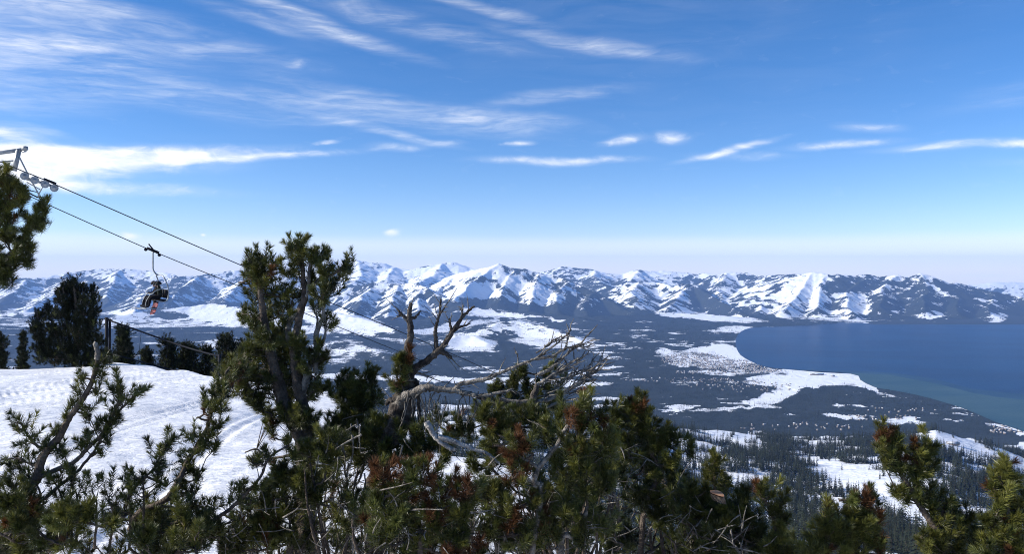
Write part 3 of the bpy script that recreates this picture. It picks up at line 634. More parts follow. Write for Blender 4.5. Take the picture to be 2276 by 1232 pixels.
def scatter(n, d0, d1, p0=-300, p1=2560, power=2):
    u = rng.random(n); d = (d0 ** power + u * (d1 ** power - d0 ** power)) ** (1 / power)
    px = rng.uniform(p0, p1, n); x = (px - CX) / F * d
    return x, d, px
def ndens(x, y):
    return np.clip(.5 + (fbm(x / 70, y / 70, 4, 61) - .5) * 1.9, 0, 1)
def shore_ok(x, y):
    """False on the lake"""
    px = x / y * F + CX; py = HY - LAKE_Z / y * F
    lk = [(4000, 690), (1862, 700), (1862, 720), (1785, 727), (1692, 729.5), (1669, 731), (1646, 740), (1632, 755), (1634, 777), (1646, 793), (1669, 807), (1700, 817), (1746, 825), (1785, 826), (1862, 829), (1908, 837), (1912, 846), (1946, 864), (1977, 869), (2035, 879), (2112, 901), (2170, 922), (2208, 939), (2276, 962), (2500, 1034), (2900, 1156), (4000, 1270)]
    return ~poly_mask(px, py, lk)
# individual trees on the hillside
x, y, px = scatter(74000, 420, 2980, 780, 2460)
z = ground_height(x, y); cv = cover(x, y, z)
keep = (np.clip(.5 + (fbm(x / 55, y / 55, 4, 61) - .5) * 2.6, 0, 1) < np.where(cv < .05, .0, cv ** 1.3 * .98 + .02)) | (rng.random(len(x)) < .004)
x, y, z, px = x[keep], y[keep], z[keep], px[keep]
py = HY - z / y * F
# what the photograph's frame and the bushes leave visible: the largest 300 become things of their own
vis = (px > 1480) & (px < 2270) & (py < 1225) & (py > 960) & (y > 560)
vis &= ~((px < 1720) & (py > 1060 + (px - 1480) * .25))
order = np.argsort(y + np.where(vis, 0, 1e6))
big = order[:230]
# the ones alone on the open runs read best: take them too
cvk = cover(x, y, z); lone = [i for i in order[230:] if vis[i] and cvk[i] < .3][:70]
ids = np.array(list(big) + lone)
rest = np.setdiff1d(np.arange(len(x)), ids)
o = instancer('forest', np.stack([x[rest], y[rest], z[rest]], 1), rng.uniform(0, 6.28, len(rest)), rng.gamma(9, .125, len(rest)).clip(.55, 1.75), src)
tag(o, kind='stuff')
fir_meshes = [(split_mesh('fir_crown', a, 0, M_DARK), split_mesh('fir_trunk', a, 1, M_TRUNK)) for a in fir_arr]
for i in ids:
    k = int(rng.integers(len(fir_arr))); s = float(rng.gamma(9, .13).__float__()); s = min(max(s, .65), 1.7)
    t = empty('fir_tree', (x[i], y[i], z[i])); t.rotation_euler.z = rng.uniform(0, 6.28); t.scale = (s, s, s)
    lone_ = cvk[i] < .3
    spot = ['behind the upright dark pine', 'between the upright dark pine and the dark thicket', 'above the orange wood disc', 'over the small bright green pine', 'over the yellow green pine tips', 'left of the leaning rusty pine', 'behind the leaning rusty pine', 'right of the leaning rusty pine', 'beside the golden pine at the edge'][int(np.searchsorted([1530, 1590, 1680, 1780, 1900, 1960, 2070, 2180], px[i]))]
    ypx = HY - z[i] / y[i] * F
    rank = 'low on the slope' if ypx > 1110 else 'halfway up the slope' if ypx > 1040 else 'high on the slope'
    size = 'tall' if s > 1.25 else 'short' if s < .98 else 'mid-sized'
    tag(t, '%s %s %sfir %s %s' % (size, 'narrow' if k in (2, 4) else 'stubby' if k in (3, 5) else 'broad', 'lone ' if lone_ else '', rank, spot), 'fir tree', 'firs on the snowy hillside')
    link('crown', fir_meshes[k][0], t); link('trunk', fir_meshes[k][1], t)
# clumps over the valley floor and hills
x, y, px = scatter(52000, 4300, 15500, -120, 2400)
z = ground_height(x, y); cv = cover(x, y, z)
keep = (ndens(x, y) < cv * 1.12 - .1) & shore_ok(x, y)
x, y, z = x[keep], y[keep], z[keep]
o = instancer('woods', np.stack([x, y, z - 1], 1), rng.uniform(0, 6.28, len(x)), rng.uniform(.75, 1.15, len(x)), clump_src); tag(o, kind='stuff')
# thin scatter of single trees where snow and forest mix
x, y, px = scatter(42000, 4300, 13500, -120, 2400)
z = ground_height(x, y); cv = cover(x, y, z)
keep = (cv > .06) & (cv < .9) & (rng.random(len(x)) < .35 + cv * .6) & shore_ok(x, y) & (z < -500)
x, y, z = x[keep], y[keep], z[keep]
o = instancer('scattered_woods', np.stack([x, y, z - 1], 1), rng.uniform(0, 6.28, len(x)), rng.uniform(.7, 1.25, len(x)), src); tag(o, kind='stuff')

# ------------------------------------------------------------------ foreground pines
def tuft(seed, n, L, nl, w, spread, tip=.35, two=True):
    """needles round a shoot that runs along +Z, length L; needle length nl"""
    g = np.random.default_rng(seed); V, T = [], []
    for i in range(n):
        t = g.random() ** .8
        if g.random() < tip: t = 1 - g.random() * .12
        a = g.uniform(0, 6.283)
        sp = spread * (1 - .5 * t ** 1.5) * g.uniform(.6, 1.25)
        dz, dr = math.cos(sp), math.sin(sp)
        ln = nl * g.uniform(.75, 1.1) * (1 - .12 * t)
        base = np.array([0, 0, t * L]); dirv = np.array([math.cos(a) * dr, math.sin(a) * dr, dz])
        side = np.cross(dirv, g.normal(size=3)); side /= np.linalg.norm(side) + 1e-9
        p1 = base + dirv * ln * .55 + np.array([0, 0, .004 * ln])
        tipp = base + dirv * ln + np.array([0, 0, ln * g.uniform(0, .12)]) 
        k = len(V)
        if two:
            V += [base - side * w * .5, base + side * w * .5, p1 + side * w * .5, p1 - side * w * .5, tipp]
            T += [(k, k + 1, k + 2), (k, k + 2, k + 3), (k + 3, k + 2, k + 4)]
        else:
            V += [base - side * w * .6, base + side * w * .6, tipp]; T += [(k, k + 1, k + 2)]
    return np.array(V), np.array(T)
TUFTS = [tuft(11, 190, .075, .052, .0020, 1.30), tuft(12, 220, .11, .050, .0020, 1.25), tuft(13, 150, .04, .054, .0020, 1.45, .5), tuft(14, 170, .06, .050, .0019, 1.35)]
TUFTS_LOW = [tuft(21, 84, .08, .052, .0032, 1.3, two=False), tuft(22, 96, .11, .050, .0032, 1.25, two=False), tuft(23, 70, .045, .054, .0032, 1.45, .5, two=False)]
M_SHADED_GREEN = mat('pine_needles_shaded_green', (.012, .017, .010), .6, .2, (.026, .032, .015), 2, trans=.05, objrand=.4)  # dark conifer green with the brow pines' shade put into the colour
NMATS = {'g': M_GREEN, 'o': M_OLIVE, 'r': M_RUST, 'k': M_SHADED_GREEN}
NAMES = {'g': 'green', 'o': 'olive', 'r': 'rust'}
tuft_mesh = {}
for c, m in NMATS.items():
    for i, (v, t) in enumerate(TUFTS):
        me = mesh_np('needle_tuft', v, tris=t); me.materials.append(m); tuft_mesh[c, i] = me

def frame(d, spin):
    d = np.asarray(d, float); d = d / (np.linalg.norm(d) + 1e-9)
    h = np.array([0, 0, 1.]) if abs(d[2]) < .9 else np.array([1., 0, 0])
    x = np.cross(h, d); x /= np.linalg.norm(x); y = np.cross(d, x)
    c, s = math.cos(spin), math.sin(spin)
    return np.stack([x * c + y * s, -x * s + y * c, d], 1)      # columns

def tube_arrays(pts, rad, sides=6, seed=0, lump=.12):
    g = np.random.default_rng(seed); pts = np.asarray(pts, float); n = len(pts)
    tg = np.gradient(pts, axis=0); tg /= np.linalg.norm(tg, axis=1)[:, None] + 1e-9
    x = np.cross(tg[0], [.31, .77, .2]); x /= np.linalg.norm(x)
    V, Fc = [], []
    for i in range(n):
        x = x - tg[i] * np.dot(x, tg[i]); x /= np.linalg.norm(x) + 1e-9; y = np.cross(tg[i], x)
        for k in range(sides):
            a = k * 2 * math.pi / sides; r = rad[i] * (1 + g.uniform(-lump, lump))
            V.append(pts[i] + (x * math.cos(a) + y * math.sin(a)) * r)
    for i in range(n - 1):
        for k in range(sides):
            a, b = i * sides + k, i * sides + (k + 1) % sides
            Fc.append((a, b, b + sides, a + sides))
    V.append(pts[-1] + tg[-1] * rad[-1]); e = len(V) - 1
    for k in range(sides):
        a, b = (n - 1) * sides + k, (n - 1) * sides + (k + 1) % sides
        Fc.append((a, b, e, e))
    # triangulate
    T = []
    for q in Fc:
        T.append((q[0], q[1], q[2]))
        if q[2] != q[3]: T.append((q[0], q[2], q[3]))
    return np.array(V), np.array(T)
def spline(pts, n_per=6, wob=0, seed=0):
    g = np.random.default_rng(seed); P = [np.asarray(p, float) for p in pts]
    P = [2 * P[0] - P[1]] + P + [2 * P[-1] - P[-2]]; out = []
    for i in range(1, len(P) - 2):
        for j in range(n_per):
            t = j / n_per
            out.append(.5 * ((2 * P[i]) + (-P[i - 1] + P[i + 1]) * t + (2 * P[i - 1] - 5 * P[i] + 4 * P[i + 1] - P[i + 2]) * t * t + (-P[i - 1] + 3 * P[i] - 3 * P[i + 1] + P[i + 2]) * t ** 3))
    out.append(P[-2]); out = np.array(out)
    if wob:
        w = g.normal(size=out.shape) * wob; w[0] = 0; out = out + w
    return out

class Pine:
    def __init__(s, name, label, cat, base, bark=M_BARK, seed=1, group=None, maxobj=300):
        s.ts = 1.0; s.base = Vector(base); s.root = tag(empty(name, base), label, cat, group)
        s.g = np.random.default_rng(seed); s.seed = seed; s.limbs = []; s.tw = []; s.t = []; s.bark = bark; s.nb = 0; s.maxobj = maxobj; s.sk = []
    def limb(s, pts, r0, r1, name='branch', foliage=None, wob=.10, m=None, sides=7, lump=.13):
        """pts: (px, py, depth); r in pixels at that depth"""
        W = [np.array(U(*p)) for p in pts]; dm = pts[0][2]; d1 = pts[-1][2]
        C = spline(W, 6, wob * min(r0, 6) / F * dm, s.seed * 31 + s.nb); n = len(C)
        rad = np.linspace(r0 / F * dm, max(r1 / F * d1, .0012), n) * .5 * 1
        s.addmesh(C, rad, name, m, sides, lump); s.sk.append((C, rad))
        if foliage:
            f0, step, col, k = foliage
            L = np.cumsum(np.r_[0, np.linalg.norm(np.diff(C, axis=0), axis=1)]); q = f0 * L[-1]
            while q < L[-1]:
                i = min(np.searchsorted(L, q), n - 2); dirv = C[i + 1] - C[i]; dirv /= np.linalg.norm(dirv) + 1e-9
                for _ in range(k):
                    o = s.g.normal(size=3); o -= dirv * np.dot(o, dirv); o /= np.linalg.norm(o) + 1e-9
                    ln = s.g.uniform(.01, .05); e = C[i] + o * ln + dirv * ln * .8
                    s.twig(C[i], e); s.t.append((e, dirv * 1.1 + o * .8, s.g.uniform(.55, .75), s.col(col)))
                q += step * s.g.uniform(.7, 1.3)
            s.t.append((C[-1] - (C[-1] - C[-2]) * 1.2, C[-1] - C[-2], .8, s.col(col)))
        return C
    def addmesh(s, C, rad, name, m=None, sides=7, lump=.13):
        s.nb += 1
        v, t = tube_arrays(C, rad, sides, s.seed * 77 + s.nb, lump); v = v - np.array(s.base)
        me = mesh_np(name, v, tris=t, smooth=True); return link(name, me, s.root, [m or s.bark])
    def twig(s, a, b, r=.0028):
        mid = (a + b) / 2 + s.g.normal(size=3) * np.linalg.norm(b - a) * .08
        P = np.array([a, mid, b]); s.tw.append(tube_arrays(P, [r, r * .8, r * .6], 4, int(s.g.integers(1e6)), .1))
    def col(s, c):
        if isinstance(c, str): return c
        k = s.g.random(); acc = 0
        for ch, w in c.items():
            acc += w
            if k < acc: return ch
        return 'g'
    def nearest(s, p, below=True):
        if not s.sk: return None, 1e9
        if getattr(s, 'nsk', -1) != len(s.sk): s.allp = np.concatenate([C for C, r in s.sk]); s.nsk = len(s.sk)
        q = s.allp - p; dd = np.sqrt((q * q).sum(1)) + (s.allp[:, 2] > p[2] + .02) * .25
        i = int(np.argmin(dd)); return s.allp[i], dd[i]
    def blob(s, px, py, r, d, n=None, col='g', up=.6, scale=1.0, ry=None, dr=None, bias=(0, 0)):
        """a ball of shoots of radius r pixels at depth d"""
        ry = ry or r; cen = np.array(U(px, py, d)); R_ = r / F * d; Ry = ry / F * d
        if n is None: n = max(3, int(3.3 * (r / 17.) * (ry / 17.) * (d / 3.6 / s.ts) ** 2 + 2))
        a, bd = s.nearest(cen)
        start = a if a is not None else np.array(s.base)
        tgt = cen - np.array([0, 0, Ry * .45])
        if np.linalg.norm(tgt - start) > .03:
            k = start + (tgt - start) * .5 + np.array([s.g.normal() * .03, 0, -.06 * np.linalg.norm(tgt - start)])
            C = spline([start, k, tgt, cen + (cen - tgt) * .3], 4, .003, int(s.g.integers(1e6))); rr = np.linspace(.0045 * s.ts + R_ * .03, .003 * s.ts, len(C))
            s.sk.append((C, rr)); s.addmesh(C, rr, 'branch', None, 5, .15)
        hub = tgt
        for i in range(n):
            v = s.g.normal(size=3); v /= np.linalg.norm(v); v *= s.g.random() ** .45
            p = cen + v * np.array([R_, (dr or R_) * 1.0, Ry])
            out = p - hub; out /= np.linalg.norm(out) + 1e-9
            dirv = out * (1 - up) + np.array([bias[0], -.05, up + bias[1]]) + s.g.normal(size=3) * .22
            nd = dirv / np.linalg.norm(dirv)
            if s.g.random() < .75:
                q, qd = s.nearest(p - nd * .05)
                if q is not None and qd < .4 * s.ts: s.twig(q, p, .0028 * s.ts)
            s.t.append((p - nd * .04 * s.ts, nd, s.ts * scale * s.g.uniform(.78, 1.12), s.col(col)))
    def finish(s, low=None):
        # the largest tufts (nearest the viewer) are parts of their own, the rest one mesh
        T = sorted(s.t, key=lambda q: q[0][1] - q[2] * .2)
        # thin out the choice towards those in frame
        def inframe(p): 
            x, y = p[0] / p[1] * F + CX, HY - p[2] / p[1] * F
            return -40 < x < 2316 and y < 1262
        vis = [q for q in T if inframe(q[0])]; hid = [q for q in T if not inframe(q[0])]
        objs, rest = vis[:s.maxobj], vis[s.maxobj:] + hid
        b = np.array(s.base)
        for p, dv, sc_, c in objs:
            k = int(s.g.integers(len(TUFTS))); Rm = frame(dv, s.g.uniform(0, 6.28)) * sc_
            o = bpy.data.objects.new('needle_tuft', tuft_mesh[c, k]); COL.objects.link(o); o.parent = s.root
            l = p - b; M4 = Matrix([[*Rm[0], l[0]], [*Rm[1], l[1]], [*Rm[2], l[2]], [0, 0, 0, 1]]); o.matrix_local = M4
        if rest:
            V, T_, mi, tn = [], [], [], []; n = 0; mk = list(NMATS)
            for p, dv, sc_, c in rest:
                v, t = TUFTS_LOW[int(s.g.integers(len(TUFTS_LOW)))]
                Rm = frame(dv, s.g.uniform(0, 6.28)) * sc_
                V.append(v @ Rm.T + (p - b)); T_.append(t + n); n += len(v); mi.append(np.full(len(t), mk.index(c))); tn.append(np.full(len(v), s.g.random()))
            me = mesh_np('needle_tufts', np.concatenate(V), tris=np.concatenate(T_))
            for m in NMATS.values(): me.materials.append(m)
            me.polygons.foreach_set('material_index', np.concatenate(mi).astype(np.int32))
            a = me.attributes.new('tint', 'FLOAT', 'POINT'); a.data.foreach_set('value', np.concatenate(tn).astype(np.float32))
            tag(link('foliage', me, s.root), kind='stuff')
        if s.tw:
            V, T_, n = [], [], 0
            for v, t in s.tw: V.append(v - b); T_.append(t + n); n += len(v)
            tag(link('twigs', mesh_np('twigs', np.concatenate(V), tris=np.concatenate(T_), smooth=True), s.root, [M_GREYWOOD if getattr(s, 'greytw', False) else s.bark]), kind='stuff')
        s.ntuft = len(s.t)

def gz_at(x, y): return float(ground_height(np.array([x]), np.array([y]))[0])
def base_at(px, d):
    x = (px - CX) / F * d; return (x, d, gz_at(x, d) - .03)
def pxof(base): return CX + base[0] / base[1] * F, HY - base[2] / base[1] * F, base[1]

GG = {'g': .7, 'o': .29, 'r': .01}; GO = {'g': .55, 'o': .4, 'r': .05}; OO = {'o': .75, 'g': .2, 'r': .05}; RR = {'r': .48, 'o': .34, 'g': .18}; DK = {'g': .9, 'o': .1}

# ---- low pine at the lower left with three long shoots
def low_left():
    D = 3.4; b = base_at(60, D + .15); bx = pxof(b)
    p = Pine('pine_shrub', 'low dark pine shrub with long bare-stemmed shoots rising over the snow slope', 'pine shrub', b, seed=3)
    p.limb([bx, (30, 1200, D), (46, 1112, D), (80, 1066, D), (90, 1028, D), (103, 1005, D), (130, 975, D), (153, 932, D), (180, 894, D), (203, 852, D), (214, 815, D), (216, 795, D)], 26, 7, 'stem')
    p.limb([(216, 800, D), (218, 785, D), (211, 764, D)], 13, 10, 'broken_stub', m=M_GREYWOOD)
    p.limb([(60, 1095, D), (88, 1063, D), (126, 1045, D), (165, 1028, D), (195, 998, D), (218, 975, D), (238, 952, D), (253, 921, D), (266, 890, D), (264, 862, D)], 12, 5, foliage=(.72, .05, DK, 2))
    p.limb([(262, 918, D), (280, 898, D), (300, 884, D)], 6, 4, foliage=(.25, .05, DK, 2))
    p.limb([(100, 1110, D), (126, 1086, D), (169, 1051, D), (203, 1013, D), (226, 975, D), (236, 960, D)], 9, 4, foliage=(.75, .06, DK, 1))
    p.limb([(90, 1030, D), (72, 1035, D), (40, 1020, D), (22, 1022, D)], 5, 3, foliage=(.5, .05, DK, 2))
    p.limb([(103, 1005, D), (80, 990, D), (62, 970, D), (48, 942, D)], 7, 4, foliage=(.35, .05, DK, 2))
    B = [(228, 805, 26, 5), (222, 830, 20, 4), (180, 837, 17, 3), (180, 867, 15, 3), (214, 868, 17, 4), (159, 896, 15, 3), (196, 902, 15, 3), (147, 918, 13, 3), (192, 923, 13, 3), (122, 957, 17, 4), (50, 948, 19, 4), (72, 967, 17, 4),
         (95, 990, 22, 5), (138, 997, 22, 5), (125, 1005, 19, 4), (74, 1006, 18, 3), (36, 1024, 19, 4), (266, 860, 15, 3), (266, 880, 17, 4), (252, 905, 19, 5), (290, 892, 15, 3), (248, 930, 20, 5), (240, 950, 16, 4),
         (215, 948, 13, 3), (194, 962, 13, 3), (191, 984, 13, 3), (182, 990, 12, 3), (238, 979, 15, 3), (222, 1001, 13, 3), (152, 1040, 15, 3)]
    for x, y, r, n in B: p.blob(x, y, r * .8, D, n + 1, DK, .5, .66)
    # standing shoots over the mass
    for x0, y0, x1, y1 in [(175, 1130, 160, 1072), (140, 1120, 118, 1068), (215, 1130, 205, 1092), (160, 1160, 146, 1108), (60, 1120, 20, 1075), (90, 1100, 62, 1060), (250, 1140, 236, 1094), (290, 1130, 285, 1082), (10, 1130, -6, 1082), (320, 1120, 318, 1062)]:
        p.limb([((x0 + x1) / 2, y0 + 90, D + .1), (x0, y0, D), (x1, y1, D)], 6, 3, foliage=(.55, .045, DK, 2))
    for i in range(62):
        x = p.g.uniform(-60, 440); top = np.interp(x, [-60, 60, 200, 330, 440], [1090, 1090, 1112, 1110, 1150]); y = top + 12 + p.g.random() ** .8 * 150
        p.blob(x, y, p.g.uniform(22, 36), D + p.g.uniform(-.35, .5), 9, GG if p.g.random() < .75 else GO, .45, .8)
    # long branch to the right
    p.limb([(290, 1180, D + .2), (306, 1143, D + .2), (368, 1112, D + .2), (398, 1066, D + .2), (421, 1020, D + .25), (444, 982, D + .3), (463, 944, D + .3), (471, 894, D + .4), (490, 850, D + .5), (512, 815, D + .6)], 15, 6)
    for x, y, r, n in [(420, 1040, 17, 4), (405, 1072, 24, 6), (440, 1060, 17, 3), (425, 1090, 26, 6), (390, 1095, 24, 5), (430, 1120, 20, 4), (412, 1030, 12, 2), (434, 1048, 11, 2), (430, 965, 19, 5), (455, 985, 21, 5), (465, 960, 18, 4), (448, 1000, 17, 4), (475, 990, 12, 3), (470, 910, 24, 6), (452, 893, 14, 3),
                       (490, 900, 26, 6), (480, 935, 24, 6), (500, 870, 30, 8), (510, 840, 34, 9), (490, 855, 22, 5), (530, 820, 30, 7), (475, 872, 18, 4)]:
        p.blob(x, y, r * .9, D + .25 + max(0, (900 - y)) * .003, n + 2, DK if x < 480 else GO, .5, .72)
    p.limb([(285, 1110, D), (306, 1078, D), (341, 1043, D), (360, 1009, D), (379, 982, D)], 7, 3, foliage=(.45, .035, GG, 2))
    for x, y, r, n in [(372, 990, 12, 3), (362, 1010, 16, 4), (355, 1030, 15, 4), (310, 1062, 15, 3), (372, 1070, 26, 6), (350, 1052, 18, 4)]: p.blob(x, y, r * .9, D, n + 1, GG, .6, .68)
    for i in range(26):
        x = p.g.uniform(320, 470); p.blob(x, 1125 + p.g.random() * 100, p.g.uniform(20, 30), D + p.g.uniform(-.1, .5), 8, GG, .45, .8)
    p.limb([(430, 1215, D), (450, 1175, D), (479, 1155, D), (517, 1128, D), (552, 1093, D), (580, 1060, D), (598, 1020, D), (640, 990, D + .1)], 12, 4)
    for x, y, r, n in [(536, 1078, 20, 5), (510, 1105, 22, 5), (462, 1148, 24, 6), (490, 1165, 20, 5), (470, 1190, 18, 4), (445, 1170, 22, 5), (563, 1024, 17, 4), (575, 1080, 20, 5), (548, 1115, 18, 4), (530, 1150, 14, 2), (600, 1010, 16, 3)]: p.blob(x, y, r * .9, D, n + 1, GO if x > 555 else DK, .5, .72)
    p.finish(); return p
# ---- tall pine left of the middle
def tall_pine():
    D = 4.3; b = base_at(672, D); bx = pxof(b)
    p = Pine('pine_tree', 'tall ragged green pine with several crooked leaders standing before the mountains', 'pine tree', b, seed=5)
    p.limb([bx, (680, 1120, D), (678, 1000, D), (655, 940, D), (630, 890, D), (610, 820, D), (592, 740, D), (580, 660, D), (576, 590, D)], 52, 8, 'trunk')
    p.limb([(678, 1000, D), (682, 950, D), (668, 880, D), (655, 800, D), (662, 720, D), (676, 660, D), (672, 600, D), (668, 548, D)], 34, 6, 'trunk')
    p.limb([(670, 880, D), (690, 810, D), (706, 780, D), (706, 740, D), (720, 690, D), (716, 640, D)], 17, 5, m=M_GREYWOOD)
    p.limb([(655, 790, D), (640, 730, D), (662, 690, D), (684, 650, D), (688, 600, D), (700, 560, D)], 16, 5, m=M_GREYWOOD)
    p.limb([(686, 650, D), (710, 620, D), (740, 610, D), (765, 590, D), (780, 573, D)], 10, 3)
    p.limb([(640, 985, D), (652, 950, D), (640, 905, D), (636, 890, D)], 10, 6, m=M_GREYWOOD)
    p.limb([(660, 1010, D), (600, 1020, D), (570, 1000, D), (545, 1006, D)], 7, 3)
    p.limb([(574, 600, D), (555, 592, D), (536, 588, D)], 6, 3); p.limb([(565, 590, D), (552, 575, D), (545, 560, D)], 6, 3)
    p.limb([(700, 830, D), (704, 790, D), (700, 750, D), (706, 715, D), (698, 690, D)], 12, 3, m=M_GREYWOOD); p.limb([(704, 790, D), (722, 745, D), (722, 700, D)], 9, 3, m=M_GREYWOOD)
    G1 = {'g': .78, 'o': .2, 'r': .02}
    for x, y, r, c in [(578, 577, 32, G1), (590, 610, 34, G1), (572, 600, 22, G1), (555, 620, 24, G1), (572, 650, 30, G1), (608, 640, 26, DK), (548, 580, 9, DK), (546, 596, 8, DK), (542, 694, 24, DK), (565, 700, 30, DK), (580, 712, 26, DK),
                       (648, 555, 14, G1), (655, 545, 20, G1), (668, 534, 9, G1), (660, 580, 26, G1), (645, 600, 20, G1), (700, 560, 26, G1), (710, 575, 22, G1), (690, 605, 32, G1), (720, 600, 22, DK), (735, 628, 28, DK), (752, 610, 20, G1), (764, 590, 16, G1), (780, 576, 9, DK), (776, 592, 8, DK),
                       (718, 655, 24, DK), (742, 640, 16, DK), (722, 715, 15, DK), (735, 722, 10, DK), (700, 680, 14, DK), (660, 650, 24, DK), (640, 680, 24, G1), (618, 690, 22, DK), (590, 750, 28, DK), (570, 730, 20, DK), (625, 780, 34, DK), (590, 790, 32, G1), (545, 800, 38, GO), (520, 820, 34, GO),
                       (560, 770, 24, DK), (530, 860, 26, GO), (650, 810, 42, DK), (690, 800, 34, DK), (700, 835, 26, DK), (625, 830, 36, DK), (598, 860, 30, DK), (570, 840, 28, GO), (655, 760, 24, DK), (724, 792, 12, DK), (715, 860, 18, DK), (595, 918, 24, DK), (602, 935, 18, GO), (580, 900, 20, DK), (630, 880, 36, DK),
                       (665, 870, 36, DK), (640, 930, 30, DK), (672, 920, 28, DK), (690, 950, 20, DK), (565, 890, 16, DK), (555, 870, 15, DK), (632, 650, 14, DK), (612, 590, 12, G1), (728, 560, 10, DK), (640, 715, 16, DK), (560, 1022, 15, GO), (605, 960, 16, GO)]:
        p.blob(x, y, r, D + (0 if r < 20 else p.g.uniform(-.12, .15)), None, c, .5, .82)
    for x, y, r in [(600, 700, 18), (630, 740, 20), (610, 760, 26), (655, 840, 30), (600, 820, 26), (650, 900, 26), (690, 870, 22)]: p.blob(x, y, r, D + .2, None, DK, .5, .95)
    p.finish(); return p
# ---- pine reaching in from the left edge
def edge_pine():
    D = 3.3; b = base_at(-260, D); bx = pxof(b)
    p = Pine('pine_tree', 'pine reaching in at the left edge below the lift tower, its tufts against the sky', 'pine tree', b, seed=8)
    p.limb([bx, (-240, 1000, D), (-170, 800, D), (-100, 640, D), (-50, 520, D), (-20, 420, D)], 50, 14, 'trunk')
    p.limb([(-110, 660, D), (-60, 640, D), (-20, 610, D), (15, 570, D), (45, 545, D), (62, 500, D), (80, 475, D), (100, 455, D)], 14, 5)
    p.limb([(-60, 560, D), (-20, 520, D), (10, 480, D), (20, 430, D), (22, 390, D)], 14, 6)
    p.limb([(10, 480, D), (35, 450, D), (45, 425, D)], 8, 4)
    p.limb([(-120, 690, D), (-50, 660, D), (0, 620, D)], 12, 5)
    for x, y, r, c in [(5, 392, 30, GO), (22, 408, 26, GO), (40, 440, 24, GO), (10, 440, 34, GO), (-10, 470, 36, GO), (15, 475, 28, GG), (-20, 430, 30, GO), (10, 510, 26, DK), (22, 530, 18, DK), (100, 462, 12, GO), (96, 480, 16, DK), (76, 490, 20, DK), (88, 500, 16, DK), (60, 510, 16, DK), (50, 540, 22, DK), (68, 545, 12, DK), (48, 572, 24, DK), (66, 578, 12, DK), (20, 590, 26, DK), (0, 600, 28, DK), (12, 622, 20, DK), (-20, 590, 28, DK), (-8, 560, 20, DK), (56, 428, 12, GO)]:
        p.blob(x, y, r * .82, D, int(3 + (r / 17.) ** 2 * 2.2), c, .5, .74)
    p.finish(); return p
